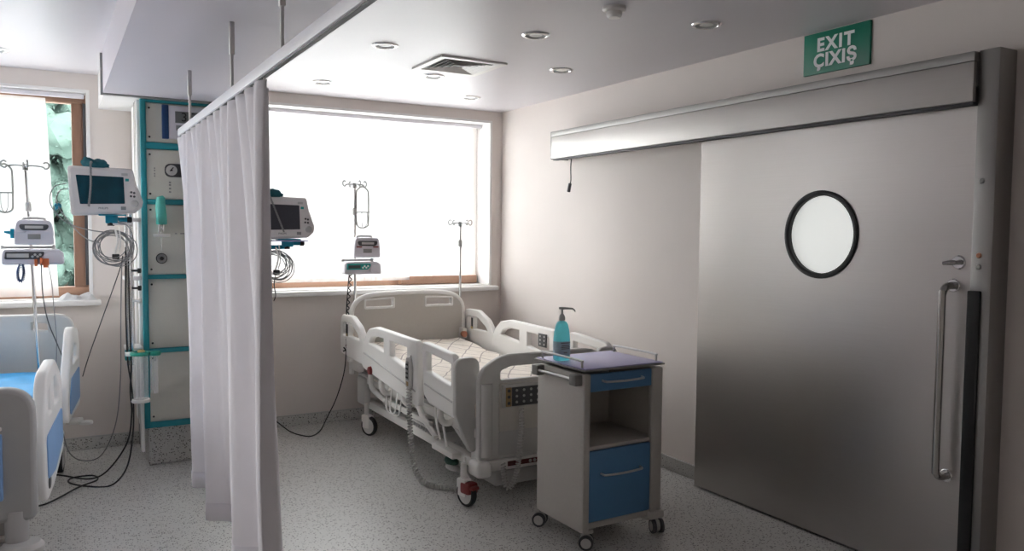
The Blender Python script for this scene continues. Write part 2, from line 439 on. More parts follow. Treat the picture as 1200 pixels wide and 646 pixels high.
# ------------------------------------------------------------------ sheer window curtains
def sheer(label, x0, x1, y, z0, z1, waves, amp, group=None, lean=0.):
    n = int(waves * 14) + 1; rows = 14; bm = bmesh.new(); g = []
    ph = random.random() * 6
    for j in range(rows + 1):
        f = j / rows; row = []
        for i in range(n + 1):
            s = i / n
            a = amp * (.55 + .45 * f) * (.6 + .4 * math.sin(s * 17 + ph))
            yy = y + a * math.sin(2 * PI * waves * s + ph + .5 * math.sin(5 * s + 2 * f))
            row.append(bm.verts.new((x0 + (x1 - x0) * s + lean * f * s, yy, z1 + (z0 - z1) * f)))
        g.append(row)
    for a, b in zip(g, g[1:]):
        for i in range(n): bm.faces.new((a[i], a[i + 1], b[i + 1], b[i]))
    me = bpy.data.meshes.new('sheer_curtain'); bm.to_mesh(me); bm.free()
    o = link('sheer_curtain', me, 'sheer', base=((x0 + x1) / 2, y, z0))
    return tag(o, label, 'curtain', group)
sheer('wide sheer white curtain drawn across the main window behind the white bed', 1.38, 2.70, BY + .190, 1.135, 2.522, 13, .010)
sheer('narrow bunched sheer white curtain at the corner end of the main window', 2.60, 3.372, BY + .222, 1.155, 2.522, 9, .020)
sheer('sheer white curtain of the far left window beside the wooden sash', -1.70, -.035, BY + .075, 1.09, 2.455, 16, .012, lean=.055)
def track(label, x0, x1, z, y):
    t = thing('curtain_track', label, 'curtain rail', ((x0 + x1) / 2, y, z))
    MB().box((x0, y - .022, z), (x1, y + .022, z + .03), .004).build('track_profile', 'railwhite', t)
track('white curtain track along the top of the main window', 1.375, 3.385, 2.497, BY + .165)
track('white curtain track along the top of the far left window', -1.73, .20, 2.468, BY + .075)

# folded white cloth on the left window's sill
def cloth_pile():
    bm = bmesh.new(); n, m_ = 26, 12; g = []
    for j in range(m_ + 1):
        row = []
        for i in range(n + 1):
            u, v = i / n, j / m_
            e = min(1, 6 * min(u, 1 - u)) * min(1, 5 * min(v, 1 - v))
            h = e * (.032 + .012 * math.sin(7 * u + 2 * v) + .010 * math.sin(19 * u - 9 * v))
            row.append(bm.verts.new((.02 + .225 * u + .01 * math.sin(9 * v), BY - .062 + .12 * v + .006 * math.sin(12 * u), 1.066 + h)))
        g.append(row)
    for a, b in zip(g, g[1:]):
        for i in range(n): bm.faces.new((a[i], a[i + 1], b[i + 1], b[i]))
    bmesh.ops.solidify(bm, geom=bm.faces, thickness=.002)
    me = bpy.data.meshes.new('folded_cloth'); bm.to_mesh(me); bm.free()
    tag(link('folded_cloth', me, 'cloth', base=(.13, BY, 1.066)), 'crumpled white cloth lying on the far left window sill', 'cloth')
cloth_pile()

# ------------------------------------------------------------------ outside
S('ground', (-30, 7.2, -4.3), (40, 90, -4.0), 'yard')
def hill():
    bm = bmesh.new(); n = 40; g = []
    for j in range(n + 1):
        row = []
        for i in range(n + 1):
            u, v = i / n * 2 - 1, j / n * 2 - 1
            r2_ = u * u + v * v
            h = 15 * max(0, 1 - r2_) ** .8 * (1 + .08 * math.sin(9 * u + 3 * v) + .05 * math.sin(21 * u) * math.cos(17 * v))
            row.append(bm.verts.new((-8 + 20 * u, 64 + 15 * v, -4.2 + h)))
        g.append(row)
    for a, b in zip(g, g[1:]):
        for i in range(n): bm.faces.new((a[i], a[i + 1], b[i + 1], b[i]))
    me = bpy.data.meshes.new('ground_hill'); bm.to_mesh(me); bm.free()
    tag(link('ground_hill', me, 'hill', base=(-8, 64, -4.2)), kind='structure')
hill()
def tree(label, x, y, h, w, lf, n=2600):
    t = thing('leafy_tree', label, 'tree', (x, y, -4.0), 0, 'trees outside the far left window')
    MB().tube([(x, y, -4), (x + .1, y, -4 + h * .3), (x - .1, y + .1, -4 + h * .6), (x, y, -4 + h * .95)], [.2, .16, .1, .02], 8).build('trunk', 'bark', t)
    bm = bmesh.new(); rnd = random.Random(x * 7 + y)
    cl = [(rnd.uniform(-1, 1) * w * .6, rnd.uniform(-1, 1) * w * .5, -4 + h * rnd.uniform(.12, .95), rnd.uniform(.13, .27) * w) for _ in range(230)]
    for cx, cy, cz, r in cl:
        q = bmesh.ops.create_icosphere(bm, subdivisions=3, radius=r * .9, matrix=Matrix.Translation((x + cx, y + cy, cz)))
        for v in q['verts']:
            p = v.co; dd = (p - Vector((x + cx, y + cy, cz)))
            v.co = p + dd * (.10 * math.sin(11 * p.x + 5 * p.z) + .10 * math.sin(13 * p.y - 9 * p.z) + .05 * math.sin(31 * p.x + 17 * p.y) * math.cos(29 * p.z) + rnd.uniform(-.02, .02))
    for k in range(n):
        cx, cy, cz, r = cl[k % len(cl)]
        d = Vector((rnd.gauss(0, 1), rnd.gauss(0, 1), rnd.gauss(0, 1))).normalized() * r * rnd.uniform(.85, 1.2)
        p = Vector((x + cx, y + cy, cz)) + d; s = rnd.uniform(.028, .060)
        a = Vector((rnd.gauss(0, 1), rnd.gauss(0, 1), rnd.gauss(0, 1))).normalized(); b = a.orthogonal().normalized()
        bm.faces.new([bm.verts.new(p + q) for q in (a * s, b * s * .55, -a * s, -b * s * .55)])
    me = bpy.data.meshes.new('foliage'); bm.to_mesh(me); bm.free()
    link('foliage', me, lf, t); me.polygons.foreach_set('use_smooth', [True] * len(me.polygons))
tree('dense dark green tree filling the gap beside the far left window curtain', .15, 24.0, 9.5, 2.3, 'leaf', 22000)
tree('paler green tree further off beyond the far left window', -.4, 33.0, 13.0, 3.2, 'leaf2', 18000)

# ------------------------------------------------------------------ steel sliding door on the right wall
DX = 3.41
door = thing('door_1', None, None, (DX, 2.8, 0)); tag(door, kind='structure')
def circ(cx, cy, r, n=40): return [(cx + r * math.cos(2 * PI * k / n), cy + r * math.sin(2 * PI * k / n)) for k in range(n)]
PC = (2.782, 1.567); PR = .212
plate('door_leaf', [fillet([(1.995, .015, .002), (3.665, .015, .002), (3.665, 2.2, .002), (1.995, 2.2, .002)]), circ(*PC, PR)], .05, 'steel', door, 'x', DX + .025, .002)
ro = MB(); ro.lathe([(PR + .013, .0), (PR + .014, .006), (PR + .008, .009), (PR - .006, .009), (PR - .013, .005), (PR - .013, -.02), (PR + .002, -.02), (PR + .002, 0), (PR + .013, 0)], (DX - .0005, *PC), (-1, 0, 0), 64)
ring = ro.build('porthole_ring', 'black', door)
MB().lathe([(0, .004), (PR - .002, .004), (PR - .002, -.004), (0, -.004)], (DX + .022, *PC), (-1, 0, 0), 64).build('porthole_pane', 'porthole', door)
hb = MB(); hy = 2.072
hb.tube([(DX, hy, 1.35), (DX - .030, hy, 1.35), (DX - .052, hy + .001, 1.345), (DX - .066, hy + .002, 1.332), (DX - .074, hy + .003, 1.308), (DX - .075, hy + .003, 1.27), (DX - .075, hy + .003, .585), (DX - .074, hy + .003, .547), (DX - .066, hy + .002, .523), (DX - .052, hy + .001, .510), (DX - .030, hy, .505), (DX, hy, .505)], .0160, 16, smooth=3)
ph = hb.build('pull_handle', 'handlesteel', door)
mb = MB()
for zz in (1.35, .505): mb.lathe([(0, .006), (.026, .006), (.030, .002), (.030, 0)], (DX, hy, zz), (-1, 0, 0), 26)
mb.build('handle_rose', 'chrome', ph)
lt = MB().lathe([(0, .008), (.026, .008), (.031, .003), (.031, 0)], (DX, 2.052, 1.452), (-1, 0, 0), 26).build('latch_rose', 'chrome', door)
MB().cyl((DX - .006, 2.052, 1.452), (DX - .040, 2.052, 1.452), .008).tube([(DX - .034, 2.050, 1.452), (DX - .046, 2.062, 1.452), (DX - .052, 2.092, 1.447)], [.010, .012, .008], 10).build('latch_lever', 'handlesteel', lt)
# jamb and header casing
jm = thing('trim_4', None, None, (3.4, 1.93, 0)); tag(jm, kind='structure')
MB().box((3.385, 1.898, 0), (WX, 1.985, 2.345), .003).build('jamb_post', 'steel2', jm)
MB().box((3.372, 1.935, 0), (3.388, 1.990, 1.335), .005).build('black_strip', 'black', jm)  # plain black strip on the lower jamb front
for zz, mm, nm in ((1.80, 'midgrey', 'jamb_button'), (1.485, 'copper', 'brass_button'), (1.437, 'lightgrey', 'jamb_button')):
    MB().lathe([(0, .006), (.009, .006), (.012, .002), (.012, 0)], (3.385, 1.952, zz), (-1, 0, 0), 18).build(nm, mm, jm)
hd = thing('trim_5', None, None, (3.4, 3.6, 2.13)); tag(hd, kind='structure')
MB().box((3.35, 1.985, 2.132), (3.372, 5.26, 2.298), .003).build('header_cover', 'steel3', hd)
MB().box((3.352, 1.985, 2.300), (WX, 5.275, 2.340), .003).build('header_lip', 'steel2', hd)
MB().box((3.352, 5.262, 2.126), (WX, 5.28, 2.340), .003).build('header_end', 'steel2', hd)
MB().box((3.372, 1.99, 2.20), (WX, 5.262, 2.3)).build('header_box', 'midgrey', hd, smooth=False)
MB().box((3.36, 1.99, 2.118), (3.40, 5.25, 2.131)).build('header_seal', 'darkgrey', hd, smooth=False)
cd = thing('pull_switch_cord', 'short black cord with plug hanging from the left end of the steel door header', 'cord', (3.44, 5.12, 1.87))
MB().tube([(3.43, 5.10, 2.14), (3.43, 5.11, 2.06), (3.44, 5.12, 1.97), (3.44, 5.13, 1.93)], .004, 6, smooth=5).build('cord', 'black', cd)
MB().cyl((3.44, 5.13, 1.94), (3.44, 5.15, 1.875), .013, 12, .004).build('plug', 'darkgrey', cd)

# exit sign
es = thing('exit_sign', 'green exit sign with white lettering high on the right wall above the steel door', 'sign', (3.5, 2.79, 2.41))
MB().box((3.494, 2.592, 2.408), (WX, 2.992, 2.622), .002).build('sign_board', 'signgreen', es)
writing('lettering', 'EXIT', .094, 'signwhite', frame_mtx((3.493, 2.795, 2.553), (-1, 0, 0)), es, bold=.0036, space=1.22)
writing('lettering', 'ÇIXIŞ', .094, 'signwhite', frame_mtx((3.493, 2.795, 2.472), (-1, 0, 0)), es, bold=.0036, space=1.12)

# ------------------------------------------------------------------ ceiling fittings
def downlight(label, x, y):
    t = thing('ceiling_downlight', label, 'ceiling light', (x, y, CZ - .02), 0)
    MB().lathe([(.054, .0), (.056, -.004), (.060, -.009), (.068, -.009), (.076, -.004), (.078, 0)], (x, y, CZ), n=36).build('trim_ring', 'chrome', t)
    MB().lathe([(0, -.0015), (.030, -.002), (.048, -.004), (.056, -.006)], (x, y, CZ), n=32).build('reflector', 'midgrey', t)  # mid grey imitates the shade inside a recessed bowl
    MB().lathe([(0, -.007), (.022, -.006), (.036, -.0025)], (x, y, CZ), n=24).build('lamp', 'white', t)
    return t
LG = 'round chrome ceiling downlights, switched off'
for lab, x, y in (
    ('chrome ceiling downlight between the curtain rail and the square vent', 1.67, 4.41),
    ('chrome ceiling downlight near the vent, towards the smoke detector', 2.28, 3.75),
    ('chrome ceiling downlight closest to the green exit sign', 2.905, 3.107),
    ('chrome ceiling downlight above the left end of the steel door header, by the right wall', 2.912, 4.461),
    ('chrome ceiling downlight right beside the window edge of the square vent', 2.282, 5.10),
    ('small chrome ceiling downlight nearest the corner of window wall and right wall', 2.896, 5.745),
    ('small chrome ceiling downlight above the main window, just past the hung curtain', 1.697, 5.735),
    ('chrome ceiling downlight over the far left window, cut by the picture edge', -.285, 5.75)):
    downlight(lab, x, y)['group'] = LG

sd = thing('smoke_detector', 'round white smoke detector on the ceiling at the top edge', 'smoke detector', (2.316, 3.10, CZ - .05))
MB().lathe([(.055, 0), (.055, -.014), (.046, -.022), (.0, -.022)], (2.316, 3.10, CZ)).build('detector_base', 'white2', sd)
MB().lathe([(.036, -.02), (.036, -.040), (.028, -.050), (0, -.052)], (2.316, 3.10, CZ)).build('sensor_head', 'white', sd)

vt = thing('ceiling_vent', 'square white louvred air vent in the ceiling', 'vent', (2.277, 4.69, CZ - .02))
vx, vy, vw = 2.277, 4.69, .228
mb = MB()
for a in range(4):
    q = Matrix.Translation((vx, vy, CZ)) @ Matrix.Rotation(a * PI / 2, 4, 'Z')
    f = [(-vw, -vw, 0), (vw, -vw, 0), (vw - .04, -vw + .04, 0), (-vw + .04, -vw + .04, 0)]
    lo = [mb.bm.verts.new(q @ Vector((p[0], p[1], -.012))) for p in f]; hi = [mb.bm.verts.new(q @ Vector((p[0], p[1], 0))) for p in f]
    mb.bm.faces.new(lo)
    for i in range(4): mb.bm.faces.new((lo[i], lo[(i + 1) % 4], hi[(i + 1) % 4], hi[i]))
mb.build('vent_frame', 'white2', vt, smooth=False)
MB().box((vx - vw + .03, vy - vw + .03, CZ - .003), (vx + vw - .03, vy + vw - .03, CZ - .0005)).build('vent_backing', 'darkgrey', vt, smooth=False)
for a in range(4):
    mb = MB(); q = Matrix.Translation((vx, vy, CZ)) @ Matrix.Rotation(a * PI / 2, 4, 'Z')
    for k in range(5):
        d = vw - .042 - k * .034; e = d - .012
        pts = [(-d, -d, -.012), (d, -d, -.012), (d - .013, -d + .013, -.004), (-d + .013, -d + .013, -.004)]
        vs = [mb.bm.verts.new(q @ Vector(p)) for p in pts]; v2 = [mb.bm.verts.new(q @ (Vector(p) + Vector((0, 0, .0015)))) for p in pts]
        mb.bm.faces.new(vs); mb.bm.faces.new(v2[::-1])
        for i in range(4): mb.bm.faces.new((vs[i], vs[(i + 1) % 4], v2[(i + 1) % 4], v2[i]))
    mb.build('louvre', 'white2', vt, smooth=False)

# ------------------------------------------------------------------ ward curtain and its rail
CX = .632; RZ = 2.085
rail = thing('curtain_rail', 'long white curtain rail hung on thin rods from the lowered ceiling', 'curtain rail', (CX, 3, RZ))
MB().box((CX - .020, -.6, RZ), (CX + .012, 4.86, RZ + .040), .004).build('rail_profile', 'railwhite', rail)
MB().box((CX - .012, -.6, RZ - .003), (CX + .004, 4.86, RZ + .001)).build('rail_slot', 'darkgrey', rail, smooth=False)
for yy in (4.50, 3.36, 2.55, .6):
    rd = MB().cyl((CX - .004, yy, RZ + .03), (CX - .004, yy, BZ - .10), .0065, 12).build('hanger_rod', 'alu', rail)
    MB().box((CX - .014, yy - .011, BZ - .13), (CX + .006, yy + .011, BZ), .003).build('rod_sleeve', 'alu', rd)
def ward_curtain():
    y0, y1 = 2.78, 4.90; zt, zb = RZ - .012, .19
    n, rows = 300, 44; bm = bmesh.new(); g = []
    for j in range(rows + 1):
        f = j / rows; row = []
        ap = .032 * (1 - .70 * min(1, f * 1.3)); ab = .058 * min(1, f * 1.35) ** .8
        for i in range(n + 1):
            s = i / n; y = y1 + (y0 - y1) * s
            ph = 2 * PI * 13 * s
            x = CX + ap * math.sin(ph) + ab * math.sin(2 * PI * 3.72 * (s + .02 * math.sin(4 * s)) + .5) + .018 * f * math.sin(2 * PI * 7.6 * s + 1 + f)
            x += .050 * f
            yy = y + .035 * f * math.sin(2 * PI * 3.72 * s + 1.7)
            if s < .03: yy += .03 * (1 - f * 3) * (1 - s / .03) if f < .33 else 0
            sag = .016 * (.5 - .5 * math.cos(ph)) * max(0, 1 - f * 14)
            row.append(bm.verts.new((x, yy, zt - sag + (zb - zt) * f)))
        g.append(row)
    for a, b in zip(g, g[1:]):
        for i in range(n): bm.faces.new((a[i], a[i + 1], b[i + 1], b[i]))
    hem = [v for row in g[-3:] for v in row]
    me = bpy.data.meshes.new('ward_curtain'); bm.to_mesh(me)
    t = thing('ward_curtain', 'white floor length ward curtain hanging in pleats from the ceiling rail', 'curtain', (CX, 3.85, .10))
    bmesh.ops.delete(bm, geom=[f for f in bm.faces if not all(v in set(hem) for v in f.verts)], context='FACES')
    for v in bm.verts: v.co.x -= .003
    mh = bpy.data.meshes.new('hem_band'); bm.to_mesh(mh); bm.free()
    cl = link('curtain_cloth', me, 'curtain', t)
    hm = link('hem_band', mh, 'hem', t)
    for i in range(14):
        y = y1 - .02 - (y1 - y0 - .04) * i / 13
        MB().tube([(CX - .004, y, RZ - .004), (CX - .004, y, RZ - .024)], .004, 6).build('curtain_hook', 'white', t)
    for o in (cl, hm):
        sm = o.modifiers.new('thickness', 'SOLIDIFY'); sm.thickness = .002; sm.offset = 0
ward_curtain()

# ------------------------------------------------------------------ technical wall cabinet
KX0, KX1, KY = .487, 1.12, 5.66
cab = thing('service_cabinet', 'tall cream service cabinet with teal frame between the windows', 'cabinet', ((KX0 + KX1) / 2, 6.0, 0))
MB().box((KX0 + .03, KY + .06, 0), (KX1 - .02, BY - .013, .255)).build('plinth', 'floor', cab, smooth=False)
MB().box((KX0 + .004, KY + .012, .262), (KX1, BY - .02, 2.385), .004).build('cabinet_body', 'cream', cab)
mb = MB()
bars = [(2.375, 2.392), (2.078, 2.12), (1.722, 1.755), (1.238, 1.266), (.755, .784), (.262, .300)]
for z0, z1 in bars: mb.box((KX0 + .03, KY - .012, z0), (KX1, KY + .014, z1), .002)
mb.box((KX0 + .002, KY - .014, .262), (KX0 + .036, KY + .014, 2.392), .002).box((KX1 - .03, KY - .014, .262), (KX1, KY + .014, 2.392), .002)
mb.build('teal_frame', 'teal', cab)
for z0, z1 in ((2.12, 2.375), (1.755, 2.078), (1.266, 1.722), (.784, 1.238), (.300, .755)):
    pn = MB().box((KX0 + .037, KY - .002, z0 + .003), (KX1 - .031, KY + .013, z1 - .003), .002).build('front_panel', 'panel', cab)
    for xx in (KX0 + .056, KX1 - .05):
        for zz in (z0 + .035, z1 - .035): MB().lathe([(0, .004), (.006, .003), (.007, 0)], (xx, KY - .002, zz), (0, -1, 0), 12).build('panel_screw', 'black', pn)
# vertical service ducts on the cabinet's flank
for k, yy in enumerate((KY + .05, KY + .14)):
    MB().box((KX0 - .018, yy - .03, .10 if k == 0 else .26), (KX0 + .004, yy + .03, 2.388), .006).build('service_duct', 'cream' if k else 'reveal', cab)
MB().box((KX0 - .012, KY + .21, .26), (KX0 + .004, KY + .45, 2.388), .004).build('flank_panel', 'reveal', cab)
mb = MB()
for yy in (KY + .085, KY + .175): mb.box((KX0 - .020, yy - .006, .12), (KX0 + .004, yy + .006, 2.388))
mb.build('duct_groove', 'midgrey', cab, smooth=False)
# clock display
ck = MB().box((.655, KY - .030, 2.148), (.93, KY - .002, 2.362), .004).build('display_unit', 'pump', cab)
MB().box((.617, KY - .032, 2.146), (.657, KY - .002, 2.364), .004).build('blue_strip', 'navy', ck)
l1 = MB().box((.695, KY - .033, 2.252), (.87, KY - .029, 2.326)).build('display_window', 'lcd', ck, smooth=False)
MB().box((.700, KY - .033, 2.203), (.87, KY - .029, 2.236)).build('display_window', 'lcd', ck, smooth=False)
writing('digits', '35', .082, 'black', frame_mtx((.775, KY - .034, 2.288), (0, -1, 0)), cab, space=1.25)
# gauge
gp = plate('gauge_plate', [fillet([(.633, 1.905, .036), (.84, 1.905, .036), (.84, 1.985, .036), (.633, 1.985, .036)])], .014, 'darkgrey', cab, 'y', KY - .006, .003)
gd = MB().lathe([(.034, 0), (.034, .006), (.028, .008), (.0, .008)], (.671, KY - .013, 1.945), (0, -1, 0)).build('gauge_dial', 'bedgrey', gp)
MB().box((.668, KY - .024, 1.935), (.674, KY - .0215, 1.968), rot=Matrix.Rotation(.7, 3, 'Y')).lathe([(0, .011), (.006, .011), (.006, .008)], (.671, KY - .013, 1.945), (0, -1, 0), 12).build('needle', 'black', gd)
MB().lathe([(.034, 0), (.034, .006), (.028, .008), (.0, .008)], (.765, KY - .013, 1.945), (0, -1, 0)).build('gauge_dial', 'bedgrey', gp)
mb = MB()
for zz in (1.80, 1.822, 1.845, 1.862): mb.box((.655, KY - .0035, zz), (.668, KY - .0015, zz + .010))
for zz in (1.90, 1.915, 1.935, 1.95): mb.box((.567, KY - .0035, zz), (.574, KY - .0015, zz + .010))
for xx, zz in ((.688, 1.53), (.72, 1.53), (.733, 1.53)): mb.box((xx, KY - .0035, zz), (xx + .012, KY - .0015, zz + .008))
mb.build('panel_marks', 'midgrey', cab, smooth=False)
# round black outlet
MB().lathe([(.034, 0), (.034, .014), (.026, .018), (.022, .010), (.012, .010), (.012, .018), (0, .018)], (.604, KY - .002, 1.372), (0, -1, 0)).build('gas_outlet', 'blackgloss', cab)
MB().lathe([(.026, .0), (.030, .019), (.024, .020), (.020, .012), (0, .012)], (.604, KY - .002, 1.372), (0, -1, 0)).build('outlet_ring', 'midgrey', cab)
# flowmeter with turquoise cover
fm = thing('flow_meter', 'flow meter under a turquoise cover hanging on the cream cabinet front', 'flow meter', (.60, KY - .05, 1.45))
MB().tube([(.597, KY - .045, 1.775), (.600, KY - .045, 1.765), (.598, KY - .045, 1.72), (.602, KY - .045, 1.66), (.603, KY - .045, 1.60), (.603, KY - .045, 1.592)], [.016, .026, .030, .032, .034, .030], 14).build('turquoise_cover', 'turq', fm)
MB().cyl((.590, KY - .045, 1.53), (.590, KY - .045, 1.60), .009, 10).cyl((.612, KY - .045, 1.548), (.612, KY - .045, 1.60), .008, 10).cyl((.600, KY - .045, 1.575), (.60, KY, 1.575), .010, 10).build('metal_valves', 'chrome', fm)
MB().box((.553, KY - .07, 1.512), (.652, KY - .03, 1.532), .004).cyl((.600, KY - .045, 1.53), (.60, KY - .045, 1.545), .014).build('white_spout', 'white', fm)
MB().tube([(.60, KY - .045, 1.512), (.600, KY - .045, 1.47), (.603, KY - .045, 1.425)], .0025, 6).build('drip_tube', 'clear', fm)

# chrome equipment rail beside the cabinet
er = thing('equipment_pole', 'twin chrome equipment pole with knobs left of the cream cabinet', 'pole', (.405, 5.55, .73))
for xx in (.392, .418): MB().cyl((xx, 5.56, .70), (xx, 5.56, 1.70), .0095, 12).build('pole_tube', 'chrome', er)
for zz in (1.62, 1.25, .80):
    MB().box((.378, 5.555, zz - .012), (KX0 - .012, 5.74, zz + .012), .003).build('pole_bracket', 'alu', er)
for zz, mm in ((1.19, 'black'), (1.11, 'white'), (1.30, 'black')):
    MB().cyl((.42, 5.545, zz), (.452, 5.535, zz), .007, 10).lathe([(0, .02), (.016, .018), (.016, 0), (0, 0)], (.452, 5.535, zz), (1, -.3, 0), 12).build('clamp_knob', mm, er)
MB().box((.372, 5.53, .735), (.412, 5.585, .80), .004).build('teal_clamp', 'tealplastic', er)
# corrugated breathing canister with teal ring
bc = thing('suction_canister', 'clear corrugated canister under a teal ring holder at the cabinet foot', 'canister', (.455, 5.45, .44))
prof = []
for k in range(28):
    z = .50 + k * .0095; prof += [(.043, z), (.047, z + .005)]
MB().lathe([(0, .498)] + prof + [(.04, .778)], (.452, 5.46, 0)).build('corrugated_tube', 'clear', bc)
MB().lathe([(0, .478), (.052, .478), (.056, .486), (.052, .498), (0, .498)], (.452, 5.46, 0)).build('white_foot', 'white', bc)
mb = MB(); mb.lathe([(.040, .775), (.056, .775), (.060, .785), (.056, .797), (.040, .797), (.040, .775)], (.452, 5.46, 0)).lathe([(.018, .77), (.032, .77), (.036, .783), (.030, .795), (.018, .79), (.018, .77)], (.535, 5.45, 0))
mb.build('teal_ring', 'greenteal', bc)
MB().ball((.458, 5.455, .800), .018, (1.3, 1, .6)).build('orange_plug', 'yellow', bc)
MB().cyl((.537, 5.45, .53), (.537, 5.45, .775), .016, 14).cyl((.515, 5.47, .55), (.515, 5.47, .775), .006, 8).build('side_tube', 'clear', bc)
MB().box((.37, 5.47, .77), (.42, 5.54, .79), .003).build('holder_arm', 'white', bc)

# ------------------------------------------------------------------ patient monitors
def monitor(label, x, y, z, yaw, screen, cuff_label, cuffdx, twist, cable_label, hdx):
    """x,y,z: centre of the screen face. local frame: width along x, front faces -y"""
    t = thing('patient_monitor', label, 'monitor', (x, y, z - .135), yaw)
    o = [( -.180, .270, .012), (.152, .262, .012), (.165, .19, .01), (.205, .075, .02), (.200, .045, .02), (.165, .014, .012), (-.166, -.006, .014)]
    plate('monitor_case', [fillet(o)], .13, 'monitor', t, 'y', .075, .010, local=True)
    plate('front_bezel', [fillet([(-.174, .264, .01), (.148, .257, .01), (.160, .19, .01), (.197, .075, .02), (.192, .048, .02), (.160, .020, .01), (-.160, .000, .01)])], .012, 'monitor', t, 'y', .008, .003, local=True)
    plate('screen', [fillet([(-.145, .225, .004), (.108, .219, .004), (.113, .060, .004), (-.125, .054, .004)])], .006, screen, t, 'y', .003, .001, local=True)
    MB().lathe([(.022, 0), (.022, .010), (.017, .014), (0, .014)], (.168, .001, .060), (0, -1, 0)).build('dial_knob', 'lightgrey', t, local=True)
    mb = MB()
    for a, b in ((.150, .130), (.166, .126), (.148, .106), (.166, .104)): mb.lathe([(0, .006), (.006, .005), (.007, 0)], (a, .002, b), (0, -1, 0), 12)
    mb.build('side_buttons', 'darkgrey', t, local=True)
    MB().box((.118, -.001, .195), (.138, .004, .211)).build('teal_sticker', 'teallab', t, local=True, smooth=False)
    MB().box((.098, -.001, .228), (.132, .004, .243)).build('model_plate', 'lightgrey', t, local=True, smooth=False)
    MB().box((.092, -.001, .022), (.120, .004, .042)).build('speaker_mark', 'midgrey', t, local=True, smooth=False)
    writing('lettering', 'PHILIPS', .0165, 'midgrey', frame_mtx((-.003, .001, .030), (0, -1, 0)), t, bold=.0004, local=True)
    # blue bracket that carries it
    br = MB().box((.005, .03, -.060), (.075, .10, -.012), .006).box((-.03, .0, -.014), (.12, .12, -.005), .003).cyl((.075, .065, -.036), (.125, .065, -.036), .014, 14).build('mount_bracket', 'bluebracket', t, local=True)
    MB().lathe([(.018, 0), (.018, .022), (.012, .028), (0, .028)], (.125, .065, -.036), (1, 0, 0)).build('bracket_knob', 'black', br, local=True)
    MB().cyl((.035, .05, -.075), (.035, .05, -.055), .020, 14).build('bracket_knob', 'black', br, local=True)
    # cuff on top
    m4 = Matrix.Translation((x, y, z - .135)) @ Matrix.Rotation(yaw, 4, 'Z')
    c = thing('pressure_cuff', cuff_label, 'blood pressure cuff', m4 @ Vector((cuffdx, .05, .272)), yaw)
    bm = bmesh.new(); bmesh.ops.create_uvsphere(bm, u_segments=22, v_segments=14, radius=1); rnd = random.Random(3)
    for v in bm.verts:
        p = v.co; k = 1 + .22 * math.sin(5 * p.x + 2 * p.y) + .15 * math.sin(9 * p.y + 4 * p.z)
        v.co = Vector((p.x * .068 * k, p.y * .05, max(0, (p.z * .8 + .35)) * .034 * k * (1.25 - .6 * p.x)))
    me = bpy.data.meshes.new('folded_cuff'); bm.to_mesh(me); bm.free(); link('folded_cuff', me, 'cuff', c, local=True)
    dx = hdx - cuffdx
    coil([(-.03, -.04, .03), (-.035, -.062, .02), (-.035 + dx * .5, -.066, -.12), (-.045 + dx, -.062, -.232)], .0045, 34, .0030).build('coiled_hose', 'midgrey', c, local=True)
    return t, m4
def wire_bundle(label, c, r, n, seed, tail):
    rnd = random.Random(seed); t = thing('cable_bundle', label, 'cables', c)
    c = Vector(c)
    for k in range(n):
        rr = r * rnd.uniform(.72, 1.08); ox, oz = rnd.uniform(-.02, .02), rnd.uniform(-.03, .01); tilt = rnd.uniform(-.35, .35); yo = rnd.uniform(-.03, .03)
        pts = [c + Vector((ox + rr * math.cos(a), yo + rr * .35 * math.sin(a + tilt), oz + rr * .95 * math.sin(a) )) for a in [2 * PI * j / 26 for j in range(26)]]
        MB().tube(pts, .0032, 6, closed=True).build('cable_loop', 'cable', t)
    MB().tube([c + Vector((0, -.01, r)), c + Vector((.01, -.035, .3 * r)), c + Vector((-.012, -.03, -.55 * r))], .006, 6, smooth=5).tube([c + Vector((.02, -.01, r * 1.2)), c + Vector((.025, -.03, .2 * r)), c + Vector((.01, -.03, -.4 * r))], .004, 6, smooth=5).build('cable_strap', 'white', t)
    MB().box(c + Vector((-.022, -.045, -.75 * r)), c + Vector((.018, -.02, -.45 * r)), .004).build('plug', 'black', t)
    for p, mm in tail: MB().tube(p, .0034, 6, smooth=6).build('cable_tail', mm, t)
    return t
MY = 5.40
mt, m4 = monitor('grey patient monitor with teal screen on a blue bracket beside the far left window', .262, MY, 1.79, R_(-4), 'screenA',
                 'dark teal pressure cuff folded on top of the teal screened monitor', -.03, 0, '', -.035)
MB().box((.30, MY + .03, 1.585), (.345, 5.56, 1.612), .004).box((.34, 5.545, 1.585), (.43, 5.575, 1.612), .004).build('support_arm', 'alu', mt)
wire_bundle('coils of grey cable hanging under the teal screened monitor', (.322, MY + .01, 1.455), .100, 9, 5,
            [([(.335, MY + .01, 1.60), (.39, MY, 1.58), (.42, MY + .02, 1.50), (.405, MY + .02, 1.43)], 'cable'),
             ([(.07, MY + .04, 1.83), (.0, MY + .02, 1.80), (-.015, MY, 1.70), (.06, MY, 1.60), (.18, MY, 1.555), (.27, MY, 1.54)], 'midgrey'),
             ([(.08, MY + .05, 1.80), (.03, MY + .03, 1.78), (.02, MY, 1.70), (.10, MY, 1.57), (.17, MY, 1.50), (.24, MY, 1.475)], 'midgrey'),
             ([(.36, MY, 1.40), (.34, MY, 1.31), (.26, MY + .1, 1.05), (.18, 5.65, .78), (.14, 5.75, .62)], 'darkgrey')])
sn = thing('sensor_clip', 'small blue sensor clip on a cable left of the teal screened monitor', 'sensor', (.02, MY, 1.69))
MB().ball((.022, MY + .01, 1.695), .018, (1.1, .8, 1)).tube([(.022, MY + .01, 1.69), (.008, MY + .01, 1.67)], [.012, .006], 8).build('blue_clip', 'bluebracket', sn)
